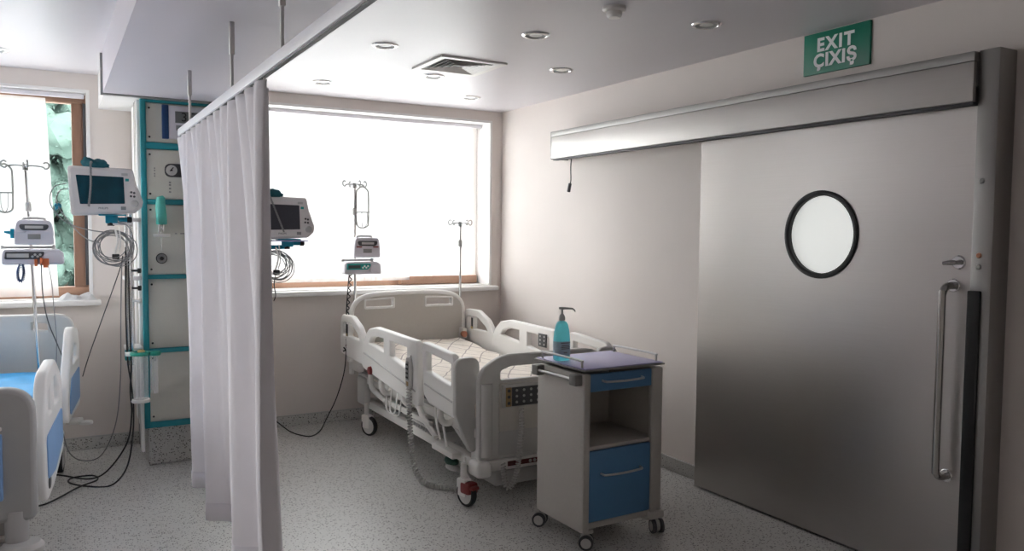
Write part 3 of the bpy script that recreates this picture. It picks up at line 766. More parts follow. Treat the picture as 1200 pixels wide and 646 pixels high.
mt2, m42 = monitor('beige patient monitor with dark grey screen half hidden behind the ward curtain', 1.325, MY, 1.645, R_(-4), 'screenB',
                   'dark teal pressure cuff folded on top of the dark grey screened monitor', -.055, 0, '', .05)
MB().box((1.02, MY + .04, 1.435), (1.38, MY + .10, 1.462), .004).build('support_arm', 'bluebracket', mt2)
MB().box((1.02, MY + .03, 1.44), (1.12, 5.70, 1.46), .004).build('support_arm', 'alu', mt2)
MB().box((1.22, MY - .02, 1.487), (1.49, MY + .13, 1.495), .002).build('blue_tray', 'lilac', mt2)
wire_bundle('coils of pale cable hanging under the dark grey screened monitor', (1.285, MY + .04, 1.345), .105, 10, 9,
            [([(1.28, MY, 1.29), (1.265, MY, 1.20), (1.275, MY, 1.13), (1.262, MY, 1.09)], 'darkgrey')])

# ------------------------------------------------------------------ infusion stands and pumps
def iv_stand(label, x, y, z0, z1, hook=.11, lean=(0, 0), arms=4):
    t = thing('infusion_stand', label, 'IV pole', (x, y, z0))
    tx, ty = x + lean[0], y + lean[1]
    MB().tube([(x, y, z0), (tx, ty, z1)], .0115, 14).build('pole', 'chrome', t)
    MB().lathe([(.016, 0), (.018, .01), (.018, .05), (.014, .06)], (x + lean[0] * .8, y + lean[1] * .8, z0 + (z1 - z0) * .80), n=16).build('height_collar', 'lightgrey', t)
    for a in range(arms):
        th = a * 2 * PI / arms + .12; d = Vector((math.cos(th), math.sin(th), 0)); c = Vector((tx, ty, z1))
        MB().tube([c + Vector((0, 0, -.01)), c + d * .03 + Vector((0, 0, .0)), c + d * hook * .72 + Vector((0, 0, -.004)), c + d * hook * .86 + Vector((0, 0, -.018)), c + d * hook + Vector((0, 0, -.008)), c + d * hook * 1.02 + Vector((0, 0, .014)), c + d * hook * .9 + Vector((0, 0, .026)), c + d * hook * .78 + Vector((0, 0, .018))], .0055, 8, smooth=4).build('hook', 'hookmetal', t)
    MB().lathe([(0, -.03), (.017, -.03), (.017, .006), (.012, .012), (0, .012)], (tx, ty, z1), n=16).build('hook_hub', 'hookmetal', t)
    return t
def bottle_holder(label, x, y, ztop, zbot, w=.085):
    t = thing('bottle_holder', label, 'bottle holder', (x, y, zbot))
    h = ztop - zbot; r = w / 2
    pts = [(x - r, y, zbot + .05), (x - r, y, ztop - .07), (x - r * .8, y, ztop - .025), (x, y, ztop), (x + r * .8, y, ztop - .025), (x + r, y, ztop - .07), (x + r, y, zbot + .05), (x + r * .75, y, zbot + .012), (x, y, zbot), (x - r * .75, y, zbot + .012)]
    MB().tube(smoothpath(pts + [pts[0]], 4)[:-1], .0060, 8, closed=True).build('wire_loop', 'bracket', t)
    z = zbot + .125
    MB().tube([(x + r * math.cos(a), y - r * .5 + r * .6 * math.sin(a), z) for a in [2 * PI * k / 20 for k in range(20)]], .0045, 6, closed=True).build('wire_ring', 'hookmetal', t)
    for s in (-.45, .45):
        MB().tube([(x + s * r, y - r, z), (x + s * r, y - r, zbot + .05), (x + s * r * .6, y - r * .7, zbot + .015), (x, y, zbot)], .003, 6, smooth=4).build('cage_wire', 'hookmetal', t)
    return t
# main bed, left head corner
iv_stand('tall infusion stand with two pumps at the left head corner of the white bed', 2.092, 6.20, .70, 1.932, .10)
bottle_holder('wire bottle holder hanging from the tall infusion stand of the white bed', 2.152, 6.19, 1.915, 1.585, .10)
iv_stand('short bare infusion stand at the right head corner of the white bed', 3.016, 6.17, .62, 1.635, .115)
# left bed
iv_stand('infusion stand with two pumps in front of the far left window', -.098, 6.03, .50, 1.962, .13, (-.055, 0))
bottle_holder('wire bottle holder hanging in front of the far left window', -.268, 6.03, 1.968, 1.66, .085)

def pump_tall(label, x, y, z, accent):
    t = thing('infusion_pump', label, 'infusion pump', (x, y, z))
    w, h, d = .205, .155, .11
    plate('pump_case', [fillet([(-w / 2, .006, .01), (w / 2, .006, .01), (w / 2 - .002, h * .55, .02), (w / 2 - .014, h - .005, .025), (-w / 2 + .014, h - .005, .025), (-w / 2 + .002, h * .55, .02)])], d, 'pump', t, 'y', 0, .006, local=True)
    plate('display_hood', [fillet([(-.082, .128, .012), (.082, .128, .012), (.070, .094, .025), (-.070, .094, .025)])], .012, 'darkgrey', t, 'y', -d / 2 - .003, .002, local=True)
    MB().box((-.050, -d / 2 - .0115, .103), (.050, -d / 2 - .007, .121)).build('display', 'lightgrey', t, local=True, smooth=False)
    MB().box((-.035, -d / 2 - .005, .036), (.035, -d / 2 + .002, .068), .002).build('label_window', 'midgrey', t, local=True)
    for s in (-1, 1):
        MB().box((s * .068 - .022, -d / 2 - .005, .078), (s * .068 + .022, -d / 2 + .002, .089), .002).build('side_stripe', accent, t, local=True)
    MB().tube([(-.06, .02, h - .004), (-.05, .02, h + .012), (.05, .02, h + .012), (.06, .02, h - .004)], .008, 8, smooth=4).build('carry_handle', 'lightgrey', t, local=True)
    MB().box((-.03, d / 2 - .002, .05), (.03, d / 2 + .022, .10), .004).build('pole_clamp', 'darkgrey', t, local=True)
    return t
def pump_flat(label, x, y, z, w, face, teal):
    t = thing('syringe_pump', label, 'syringe pump', (x, y, z))
    h, d = .095, .11
    plate('pump_case', [fillet([(-w / 2, .004, .012), (w / 2, .004, .012), (w / 2 - .004, h * .75, .02), (w / 2 - .03, h - .006, .02), (-w / 2 + .012, h - .006, .02), (-w / 2 + .002, h * .7, .01)])], d, 'pump', t, 'y', 0, .006, local=True)
    plate('control_face', [fillet([(-w / 2 + .012, .036, .006), (.035, .036, .006), (.055, .060, .02), (.06, h - .016, .008), (-w / 2 + .016, h - .016, .006)])], .008, face, t, 'y', -d / 2 - .003, .002, local=True)
    MB().box((-w / 2 + .022, -d / 2 - .0095, .044), (-.025, -d / 2 - .006, h - .026)).build('display', 'lightgrey' if not teal else 'darkgrey', t, local=True, smooth=False)
    mb = MB()
    for k in range(4): mb.lathe([(0, .004), (.007, .004), (.008, 0)], (-.005 + k * .014, -d / 2 - .006, .050 + .012 * (k % 2)), (0, -1, 0), 10)
    mb.build('key_row', 'lightgrey' if not teal else 'signwhite', t, local=True)
    plate('syringe_cover', [fillet([(.055, .010, .02), (w / 2 - .006, .010, .02), (w / 2 - .010, h - .024, .03), (.060, h - .024, .035)])], .012, 'pump', t, 'y', -d / 2 - .005, .004, local=True)
    MB().cyl((-w / 2 + .0, .01, h + .012), (w / 2 - .05, .01, h + .012), .008, 10).box((-w / 2 - .012, -.005, h + .002), (-w / 2 + .004, .025, h + .024), .002).box((w / 2 - .06, -.008, h - .006), (w / 2 - .044, .028, h + .028), .002).build('syringe', 'lightgrey', t, local=True)
    MB().box((-.03, d / 2 - .002, .03), (.03, d / 2 + .022, .07), .004).build('pole_clamp', 'darkgrey', t, local=True)
    return t
pump_tall('infusion pump with red side stripes on the tall stand of the white bed', 2.145, 6.105, 1.352, 'red')
pump_flat('syringe pump with teal face on the tall stand of the white bed', 2.11, 6.105, 1.222, .29, 'teallab', True)
pump_tall('upper infusion pump with rounded grey display in front of the far left window', -.110, 5.945, 1.456, 'pump')
p4 = pump_flat('wide lower syringe pump with red clamps in front of the far left window', -.117, 5.945, 1.332, .33, 'darkgrey', False)
MB().box((.005, -.085, -.012), (.022, -.055, .034), .003).box((.035, -.09, -.005), (.052, -.055, .042), .003).box((.052, -.086, -.02), (.085, -.055, .038), .004).build('red_clamp', 'orange', p4, local=True)
MB().tube([(-.155, -.03, .205), (-.115, -.03, .200)], [.006, .014], 8).box((-.122, -.045, .165), (-.100, -.01, .225), .003).build('blue_lever', 'bluebracket', p4, local=True)
cc = thing('coiled_cable', 'dark coiled cable hanging under the lower syringe pump by the far left window', 'cable', (-.20, 5.80, 1.23))
coil([(-.185, 5.80, 1.338), (-.20, 5.79, 1.29), (-.198, 5.79, 1.245), (-.178, 5.79, 1.235), (-.168, 5.80, 1.28), (-.175, 5.80, 1.338)], .008, 26, .003).build('coil', 'navy', cc)
tag(MB().tube([(-.035, 5.765, 1.33), (-.02, 5.76, 1.22), (-.01, 5.78, 1.05), (0, 5.8, .88), (-.005, 5.82, .70)], .003, 6, smooth=6).build('infusion_line', 'cable', base=(-.02, 5.77, .7)), 'thin grey line hanging from the red clamps of the lower syringe pump', 'tube')
tag(MB().tube([(-.075, 5.83, 1.34), (-.07, 5.82, 1.15), (-.045, 5.80, .98), (.0, 5.78, .84), (.035, 5.72, .74)], .004, 6, smooth=6).build('power_cable', 'darkgrey', base=(-.03, 5.8, .74)), 'dark power cable running down the infusion stand by the far left window', 'cable')

# black cable from the main bed's pumps to behind the ward curtain, twisted pair then loop on the floor
bk = thing('power_cable', 'twisted black power cable hanging from the teal faced syringe pump to the floor', 'cable', (1.6, 5.95, 0))
tw = [(2.03, 6.11, 1.225), (2.015, 6.10, 1.10), (1.995, 6.08, .95), (1.985, 6.06, .80), (1.975, 6.05, .64)]
coil(tw, .009, 13, .0045, 6).build('twisted_cord', 'black', bk)
MB().tube([(2.015, 6.11, 1.225), (2.0, 6.10, 1.10), (1.983, 6.08, .95), (1.975, 6.06, .80), (1.970, 6.05, .64)], .0042, 6, smooth=5).tube([(1.99, 6.06, .645), (1.965, 6.05, .625), (1.945, 6.05, .62)], .006, 6).tube([(1.95, 6.055, .65), (1.97, 6.05, .625), (1.99, 6.05, .615)], .006, 6).build('cord_knot', 'black', bk)
MB().tube([(1.97, 6.05, .63), (1.955, 6.06, .45), (1.90, 6.08, .25), (1.82, 6.06, .11), (1.74, 5.98, .03), (1.66, 5.94, .006), (1.60, 6.0, .006), (1.55, 6.12, .012), (1.50, 6.22, .05), (1.44, 6.26, .10), (1.36, 6.24, .12)], .0045, 8, smooth=8).build('floor_cord', 'black', bk)

# black cables by the cabinet, lying on the floor towards the left bed
def cable(label, pts, r=.005, m='black', cat='cable'):
    b = min(pts, key=lambda p: p[2])
    tag(MB().tube(pts, r, 8, smooth=8).build('power_cable', m, base=b), label, cat)
cable('black cable with a loop lying on the floor under the chrome equipment pole', [(.385, 5.53, 1.45), (.38, 5.53, 1.1), (.385, 5.53, .75), (.40, 5.51, .60), (.41, 5.48, .45), (.40, 5.46, .25), (.36, 5.42, .08), (.27, 5.35, .007), (.14, 5.40, .007), (.05, 5.52, .008), (.07, 5.62, .008), (.18, 5.60, .012), (.20, 5.48, .014), (.10, 5.38, .014), (-.02, 5.22, .007), (-.10, 5.14, .007), (-.22, 5.16, .007)])
cable('black cable swinging out to the wall from the chrome equipment pole', [(.40, 5.53, 1.40), (.40, 5.52, 1.0), (.405, 5.52, .72), (.395, 5.50, .55), (.40, 5.49, .40), (.37, 5.49, .22), (.26, 5.50, .06), (.16, 5.55, .007), (.02, 5.70, .007), (-.12, 5.85, .007), (-.25, 5.95, .007)])
cable('thin grey cable sagging along the wall beside the chrome equipment pole', [(.365, 5.58, 1.35), (.355, 5.60, 1.0), (.35, 5.65, .6), (.32, 5.7, .30), (.24, 5.75, .10), (.14, 5.80, .06), (.06, 5.8, .12), (.02, 5.75, .28)], .0035, 'cable')

# ------------------------------------------------------------------ hospital beds
def caster(parent, x, y, rz=0., r=.072, brake=None, name='caster'):
    """swivel caster: stem, fork, wheel with tyre"""
    q = Matrix.Translation((x, y, 0)) @ Matrix.Rotation(rz, 4, 'Z')
    def T(mb, nm, m, par): return mb.build(nm, m, par, local=True, rot=q)
    st = T(MB().cyl((0, .03, r * 1.9), (0, .03, r * 3.3), .018, 16).box((-.030, -.015, r * 1.35), (.030, .062, r * 2.15), .012), name, 'white2', parent)
    T(MB().box((.022, -.02, r * .8), (.032, .045, r * 2.0), .005).box((-.032, -.02, r * .8), (-.022, .045, r * 2.0), .005), 'fork', 'white2', st)
    T(MB().lathe([(r * .80, -.017), (r * .95, -.017), (r, -.010), (r, .010), (r * .95, .017), (r * .80, .017), (r * .80, -.017)], (0, 0, r), (1, 0, 0), 36), 'tyre', 'black', st)
    T(MB().lathe([(0, -.019), (r * .35, -.020), (r * .82, -.014), (r * .82, .014), (r * .35, .020), (0, .019)], (0, 0, r), (1, 0, 0), 32), 'wheel', 'bedgrey', st)
    if brake:
        T(MB().box((-.038, -.060, r * 1.05), (.038, .020, r * 1.95), .014).box((-.028, -.085, r * 1.45), (.028, -.03, r * 1.75), .010), 'brake_lever', brake, st)
    return st

def side_rail(parent, name, loops, x, th, m, inlay=None):
    return plate(name, loops, th, m, parent, 'x', x, .009, local=True)

def hospital_bed(label, loc, rz, kind):
    t = thing('hospital_bed', label, 'hospital bed', loc, rz)
    L = dict(local=True)
    white = kind == 'white'
    # ---- headboard (local y = +1.09)
    if white:
        hl = [fillet([(-.490, .42, .03), (.490, .42, .03), (.490, .955, .14), (.335, 1.055, .25), (-.335, 1.055, .25), (-.490, .955, .14)], 8),
              fillet([(-.385, .945, .012), (-.140, .945, .012), (-.140, 1.018, .012), (-.385, 1.010, .012)]),
              fillet([(.140, .945, .012), (.385, .945, .012), (.385, 1.010, .012), (.140, 1.018, .012)])]
        hb_ = plate('headboard', hl, .035, 'boardgrey', t, 'y', 1.09, .006, **L)
        edge = smoothpath([(-.490, 1.09, .42), (-.490, 1.09, .70), (-.490, 1.09, .88), (-.470, 1.09, .965), (-.40, 1.09, 1.025), (-.25, 1.09, 1.05), (0, 1.09, 1.055), (.25, 1.09, 1.05), (.40, 1.09, 1.025), (.470, 1.09, .965), (.490, 1.09, .88), (.490, 1.09, .70), (.490, 1.09, .42)], 6)
        MB().tube(edge, .022, 12).build('edge_bead', 'white', hb_, **L)
        for s in (-1, 1):
            fl = fillet([(s * .2625 - .128, .936, .012), (s * .2625 + .128, .936, .012), (s * .2625 + .128, 1.012 if s > 0 else 1.024, .012), (s * .2625 - .128, 1.024 if s > 0 else 1.012, .012)])
            ii = fillet([(s * .2625 - .118, .948, .012), (s * .2625 + .118, .948, .012), (s * .2625 + .118, 1.004 if s > 0 else 1.014, .012), (s * .2625 - .118, 1.014 if s > 0 else 1.004, .012)])
            plate('slot_frame', [fl, ii], .042, 'white', hb_, 'y', 1.09, .003, **L)
    else:
        hl = [fillet([(-.480, .42, .03), (.480, .42, .03), (.480, .985, .10), (-.480, .985, .10)], 8),
              fillet([(-.40, .90, .012), (-.12, .90, .012), (-.12, .955, .012), (-.40, .955, .012)]), fillet([(.24, .885, .012), (.35, .875, .012), (.35, .945, .012), (.24, .955, .012)])]
        hb_ = plate('headboard', hl, .045, 'bedgrey', t, 'y', 1.06, .012, **L)
    # ---- footboard
    if white:
        fl = [fillet([(-.458, .265, .02), (.458, .265, .02), (.458, .765, .12), (.32, .850, .25), (-.32, .850, .25), (-.458, .765, .12)], 8),
              fillet([(-.335, .705, .025), (.335, .705, .025), (.335, .775, .03), (.26, .800, .1), (-.26, .800, .1), (-.335, .775, .03)])]
        fb = plate('footboard', fl, .040, 'bedgrey', t, 'y', -1.05, .010, **L)
        plate('footboard_inset', [fillet([(-.335, .420, .01), (.335, .420, .01), (.335, .695, .01), (-.335, .695, .01)])], .012, 'trolley', fb, 'y', -1.074, .003, **L)
        plate('footboard_base', [fillet([(-.335, .280, .01), (.335, .280, .01), (.335, .415, .01), (-.335, .415, .01)])], .008, 'lightgrey', fb, 'y', -1.074, .003, **L)
        for s in (-1, 1): MB().tube([(s * .415, -1.055, .28), (s * .415, -1.055, .70)], .040, 16).build('corner_post', 'bedgrey', fb, **L)
        # control panel
        cp = MB().box((-.325, -1.092, .555), (.0, -1.076, .690), .005).build('control_panel', 'lightgrey', t, **L)
        kp = MB().box((-.265, -1.098, .562), (-.06, -1.091, .672), .003).build('keypad', 'darkgrey', cp, **L)
        for xx in (-.305, -.058): MB().box((xx, -1.099, .562), (xx + .036, -1.091, .672), .002).build('ochre_key_strip', 'ochre', cp, **L)
        mb = MB()
        for r_ in range(3):
            for c_ in range(4): mb.lathe([(0, .003), (.0075, .003), (.008, 0)], (-.235 + c_ * .048, -1.098, .585 + r_ * .034), (0, -1, 0), 10)
        mb.build('key_symbols', 'bedgrey2', kp, **L)
        mb = MB()
        for r_ in range(3): mb.lathe([(0, .003), (.009, .003), (.010, 0)], (-.287, -1.099, .582 + r_ * .036), (0, -1, 0), 10)
        mb.build('key_symbols', 'darkgrey', kp, **L)
        coil([(-.21, -1.11, .56), (-.22, -1.13, .45), (-.235, -1.135, .30), (-.25, -1.13, .18), (-.275, -1.12, .11), (-.305, -1.11, .10), (-.315, -1.10, .16), (-.315, -1.08, .24)], .012, 38, .0055).build('coiled_cord', 'coilwhite', cp, **L)
        # foot end crossbar
        cb = MB().box((-.41, -1.085, .190), (.41, -1.03, .255), .012).build('foot_crossbar', 'white2', t, **L)
        MB().box((-.285, -1.090, .212), (.30, -1.083, .240), .002).build('maroon_strip', 'maroon', cb, **L)
        mb = MB()
        for k in range(4): mb.lathe([(0, .004), (.009, .004), (.010, 0)], (-.135 + k * .030, -1.090, .227), (0, -1, 0), 12)
        mb.build('marker_dots', 'lightgrey', cb, **L)
        for s in (-1, 1): MB().box((s * .445 - .055, -1.125, .170), (s * .445 + .045, -.99, .262), .026, 4).build('corner_bumper', 'white', t, **L)
    else:
        fl = [fillet([(-.515, .335, .02), (.515, .335, .02), (.515, .870, .10), (-.515, .870, .10)], 8)]
        fb = plate('footboard', fl, .07, 'bedgrey2', t, 'y', -1.05, .020, **L)
        MB().box((-.41, -1.112, .42), (.415, -1.082, .70), .004).build('blue_inlay', 'bedblue', fb, **L)
        MB().box((-.41, -1.10, .715), (.415, -1.084, .73), .004).build('inlay_bead', 'white', fb, **L)
        for s in (-1, 1):
            MB().cyl((s * .455, -1.05, .19), (s * .455, -1.05, .36), .045, 18).build('corner_post', 'lightgrey', t, **L)
            MB().lathe([(0, -.03), (.07, -.03), (.085, -.012), (.085, .012), (.07, .03), (0, .034)], (s * .475, -1.075, .195), n=28).build('bumper_roller', 'bedgrey', t, **L)
        MB().box((-.40, -1.085, .16), (.40, -1.02, .22), .01).build('foot_crossbar', 'lightgrey', t, **L)
    # ---- side rails
    for s in (-1, 1):
        if white:
            x = s * .545
            A = [fillet([(1.135, .600, .03), (1.135, .830, .10), (1.10, .893, .06), (.87, .897, .10), (.70, .835, .12), (.575, .720, .05), (.640, .575, .03)], 6),
                 fillet([(1.085, .735, .02), (1.085, .845, .04), (.99, .853, .01), (.99, .735, .01)]), fillet([(.955, .735, .01), (.955, .853, .01), (.87, .850, .05), (.73, .79, .05), (.665, .735, .02)])]
            a = plate('side_rail', A, .042, 'white', t, 'x', x, .009, **L)
            MB().box((x - .024 if s < 0 else x + .018, .955, .745), (x - .019 if s < 0 else x + .024, .985, .83)).box((x - .024, .957, .76), (x + .024, .983, .835)).build('black_sticker', 'darkgrey', a, smooth=False, **L)
            MB().box((x - .0255, .957, .742), (x + .0255, .983, .762)).build('yellow_sticker', 'yellow', a, smooth=False, **L)
            B = [fillet([(.640, .560, .05), (.565, .780, .10), (.47, .845, .10), (.33, .872, .10), (-.405, .862, .05), (-.425, .465, .03), (-.37, .468, .02)], 6),
                 fillet([(.50, .742, .02), (.44, .80, .06), (.33, .825, .05), (.17, .825, .01), (.17, .715, .01)]), fillet([(.07, .705, .01), (.07, .825, .01), (-.255, .820, .02), (-.255, .660, .02)])]
            b = plate('side_rail', B, .046, 'white', t, 'x', x, .010, **L)
            g = [(.575, .665), (.10, .610), (-.395, .55)]
            MB().tube([(x + s * .024, *p) for p in g], .006, 8).build('groove_bead', 'lightgrey', b, **L)
            Cc = [fillet([(-.520, .560, .04), (-.495, .875, .03), (-.935, .850, .05), (-.96, .500, .03), (-.60, .520, .03)], 6),
                  fillet([(-.545, .700, .02), (-.54, .835, .02), (-.915, .812, .02), (-.915, .665, .02)])]
            c = plate('side_rail', Cc, .042, 'white', t, 'x', x, .009, **L)
            MB().tube([(x + s * .022, *p) for p in ((-.535, .625), (-.93, .585))], .006, 8).build('groove_bead', 'lightgrey', c, **L)
            plate('end_panel', [fillet([(x + s * .020, .52, .02), (x + s * .020, .835, .05), (x + s * -.120, .835, .05), (x - s * .120, .40, .02), (x - s * .100, .30, .02), (x - s * .072, .30, .02)])], .040, 'bedgrey', c, 'y', -.965, .008, **L)
            # release knob and hinge arms under the rails
            for yy in (.30, -.12, -.70):
                MB().tube([(x - s * .01, yy, .54), (x - s * .015, yy + .01, .44), (x - s * .06, yy + .015, .40), (x - s * .12, yy + .01, .42)], .020, 10, smooth=4).build('rail_arm', 'white2', t, **L)
            MB().lathe([(0, .030), (.028, .026), (.033, .0), (0, 0)], (x + s * .015, .43, .555), (s, 0, 0), 16).build('release_knob', 'red', t, **L)
            MB().lathe([(0, .03), (.026, .028), (.030, .0), (0, 0)], (x - s * .01, .96, .565), (s, 0, 0), 18).box((x - s * .04 - .03, .82, .47), (x - s * .04 + .03, 1.00, .57), .02).build('head_bracket', 'white2', t, **L)
        else:
            x = s * .500
            A = [fillet([(.965, .42, .06), (.985, .800, .12), (.90, .905, .12), (.62, .945, .12), (.30, .60, .20), (.28, .43, .06)], 8),
                 fillet([(.86, .72, .03), (.86, .83, .05), (.66, .86, .05), (.53, .72, .03)])]
            B = [fillet([(-.90, .33, .10), (-.93, .66, .12), (-.82, .89, .14), (-.50, .915, .16), (-.27, .80, .16), (-.22, .42, .06), (-.62, .34, .06)], 8),
                 fillet([(-.80, .69, .04), (-.77, .82, .05), (-.64, .845, .02), (-.64, .69, .02)]), fillet([(-.575, .69, .02), (-.575, .85, .02), (-.47, .85, .06), (-.36, .77, .05), (-.35, .69, .04)])]
            for LL, inl in ((A, [fillet([(.92, .46, .03), (.92, .66, .03), (.46, .66, .05), (.35, .55, .05), (.36, .46, .03)])]), (B, [fillet([(-.84, .42, .04), (-.87, .62, .04), (-.30, .64, .04), (-.28, .47, .03), (-.60, .40, .03)])])):
                x = s * (.500 if LL is A else .525)
                a = plate('side_rail', LL, .05, 'white', t, 'x', x, .012, **L)
                plate('blue_inlay', inl, .006, 'bedblue', a, 'x', x + s * .027, .002, **L)
            MB().cyl((x - s * .02, -.80, .40), (x + s * .03, -.80, .40), .035, 18, .006).build('rail_pivot', 'darkgrey', t, **L)
            MB().cyl((x - s * .06, .78, .33), (x + s * .03, .78, .33), .022, 14, .006).lathe([(0, .0), (.04, .004), (.04, .02), (0, .026)], (x + s * .05, .75, .31), n=18).build('bag_hook', 'white2', t, **L)
            for yy in (.62, -.55):
                MB().tube([(x - s * .03, yy, .46), (x - s * .07, yy, .36), (x - s * .13, yy, .34)], .02, 10, smooth=4).build('rail_arm', 'white2', t, **L)
    # ---- deck and undercarriage
    MB().box((-.43, -1.02, .415), (.43, 1.06, .455), .008).build('deck', 'lightgrey' if white else 'bedgrey', t, **L)
    mb = MB()
    for s in (-1, 1): mb.box((s * .43 - .022, -1.0, .375), (s * .43 + .022, 1.05, .43), .008)
    mb.build('deck_beams', 'white2', t, **L)
    mb = MB()
    for s in (-1, 1): mb.box((s * .40 - .03, -1.03, .175), (s * .40 + .03, .98, .235), .01)
    mb.box((-.40, .90, .175), (.40, .98, .235), .01).box((-.38, -.35, .18), (.38, -.27, .23), .01).box((-.38, .30, .18), (.38, .38, .23), .01)
    mb.build('chassis', 'white2', t, **L)
    for y0, y1 in ((-.75, -.30), (.75, .30)):
        for s in (-1, 1):
            MB().tube([(s * .33, y0, .22), (s * .33, y1, .42)], .026, 10).build('lift_arm', 'white2', t, **L)
    MB().box((-.10, -.60, .24), (.10, .45, .34), .02).cyl((0, -.6, .29), (0, -.9, .30), .024).build('lift_motor', 'bedgrey', t, **L)
    MB().box((-.34, -1.04, .085), (.34, -.72, .176), .012).build('chassis_cover', 'lightgrey', t, **L)
    if white:
        # left and right drainage hooks, levers, links
        for s in (-1, 1):
            for yy in (.16, .24):
                MB().tube([(s * .47, yy + .10, .46), (s * .50, yy + .06, .30), (s * .50, yy - .08, .29), (s * .49, yy - .10, .34), (s * .46, yy - .06, .43)], .006, 8, smooth=4).build('bag_hook', 'white', t, **L)
            MB().box((s * .47 - .012, -.42, .315), (s * .47 + .012, .42, .35), .006).build('accessory_rail', 'white2', t, **L)
            mb = MB()
            for k in range(7): mb.cyl((s * .47, -.14 - k * .04, .27), (s * .47, -.14 - k * .04, .32), .008, 8)
            mb.box((s * .47 - .016, -.42, .300), (s * .47 + .016, -.12, .318), .004)
            mb.build('rack_teeth', 'lightgrey', t, **L)
            MB().tube([(s * .46, -.10, .48), (s * .48, -.30, .36), (s * .47, -.50, .27)], .018, 10).build('tie_bar', 'white2', t, **L)
            MB().tube([(s * .49, -.62, .54), (s * .50, -.66, .40), (s * .49, -.70, .26)], .008, 8, smooth=4).tube([(s * .49, -.52, .54), (s * .50, -.56, .40), (s * .49, -.60, .28)], .008, 8, smooth=4).build('guide_rod', 'white', t, **L)
            MB().box((s * .47 - .035, -.80, .205), (s * .47 + .03, -.50, .245), .008).build('step_plate', 'white2', t, **L)
            MB().tube([(s * .44, -.84, .22), (s * .47, -.90, .16), (s * .47, -.97, .12)], .009, 8).build('brake_link', 'white', t, **L)
            MB().ball((s * .44, -.66, .155), .055, (.7, 1.3, .55)).build('green_pedal', 'green', t, **L)
            MB().ball((s * .45, -.70, .128), .05, (.8, 1.3, .35)).build('pedal_cover', 'lightgrey', t, **L)
            MB().box((s * .445 - .03, .84, .20), (s * .445 + .03, 1.02, .42), .02).build('corner_leg', 'bedgrey', t, **L)
            MB().box((s * .40 - .035, -1.0, .18), (s * .40 + .035, -.90, .40), .02).build('corner_leg', 'bedgrey', t, **L)
            MB().tube([(s * .50, .62, .50), (s * .50, .60, .40), (s * .46, .55, .34), (s * .44, .30, .30)], .020, 10, smooth=4).build('side_strut', 'white2', t, **L)
        caster(t, -.520, -1.03, R_(12), .074, 'red'); caster(t, .46, -1.02, R_(-10), .074, 'red')
        caster(t, -.472, .73, R_(25), .074); caster(t, .46, .76, R_(5), .074)
        # small bedside keypad on the wall-side rail
        kp = MB().box((.512, -.225, .735), (.520, -.115, .830), .002).build('rail_keypad', 'darkgrey', t, **L)
        mb = MB()
        for a_ in range(2):
            for b_ in range(3): mb.lathe([(0, .003), (.007, .003), (.008, 0)], (.512, -.198 + .055 * a_, .755 + b_ * .028), (-1, 0, 0), 10)
        mb.build('key_symbols', 'bedgrey2', kp, **L)
    else:
        caster(t, -.42, -.98, R_(60), .072); caster(t, .40, -.98, R_(75), .072)
        caster(t, -.42, .80, 0, .072); caster(t, .42, .80, 0, .072)
        for s in (-1, 1): MB().box((s * .40 - .04, -.99, .15), (s * .40 + .04, -.85, .34), .012).build('corner_leg', 'lightgrey', t, **L)
    return t

def mattress(label, loc, rz, w, l, z, m, crumple, raise_head=0.):
    bm = bmesh.new(); nx, ny = 24, 50; g = []
    th = .13
    def P(u, v, top):
        x = (u - .5) * w; y = (v - .5) * l
        e = min(u, 1 - u) * w; ey = min(v, 1 - v) * l
        rnd = .03 * max(0, 1 - e / .03) ** 2 + .03 * max(0, 1 - ey / .03) ** 2
        h = crumple * (math.sin(9 * x + 3 * y) * .4 + math.sin(14 * y - 6 * x) * .35 + math.sin(23 * x + 17 * y) * .25)
        lift = raise_head * max(0, (v - .62)) / .38
        return Vector((x, y, (z + h - rnd if top else z - th) + lift))
    T = [[bm.verts.new(P(i / nx, j / ny, 1)) for i in range(nx + 1)] for j in range(ny + 1)]
    B = [[bm.verts.new(P(i / nx, j / ny, 0)) for i in range(nx + 1)] for j in range(ny + 1)]
    for j in range(ny):
        for i in range(nx):
            bm.faces.new((T[j][i], T[j][i + 1], T[j + 1][i + 1], T[j + 1][i])); bm.faces.new((B[j][i], B[j + 1][i], B[j + 1][i + 1], B[j][i + 1]))
    for j in range(ny):
        bm.faces.new((T[j][0], T[j + 1][0], B[j + 1][0], B[j][0])); bm.faces.new((T[j][nx], B[j][nx], B[j + 1][nx], T[j + 1][nx]))
    for i in range(nx):
        bm.faces.new((T[0][i], B[0][i], B[0][i + 1], T[0][i + 1])); bm.faces.new((T[ny][i], T[ny][i + 1], B[ny][i + 1], B[ny][i]))
    bmesh.ops.recalc_face_normals(bm, faces=bm.faces)
    t = thing('mattress', label, 'mattress', (loc[0], loc[1], z - th), rz)
    me = bpy.data.meshes.new('sheeted_mattress'); bm.to_mesh(me); bm.free()
    me.transform(Matrix.Translation((0, 0, -(z - th))))
    link('sheeted_mattress', me, m, t, local=True)
    MB().box((-w / 2 + .02, -l / 2 + .02, .456 - (z - th)), (w / 2 - .02, l / 2 - .02, .002), .01).build('mattress_base', 'darkgrey', t, local=True)
    return t

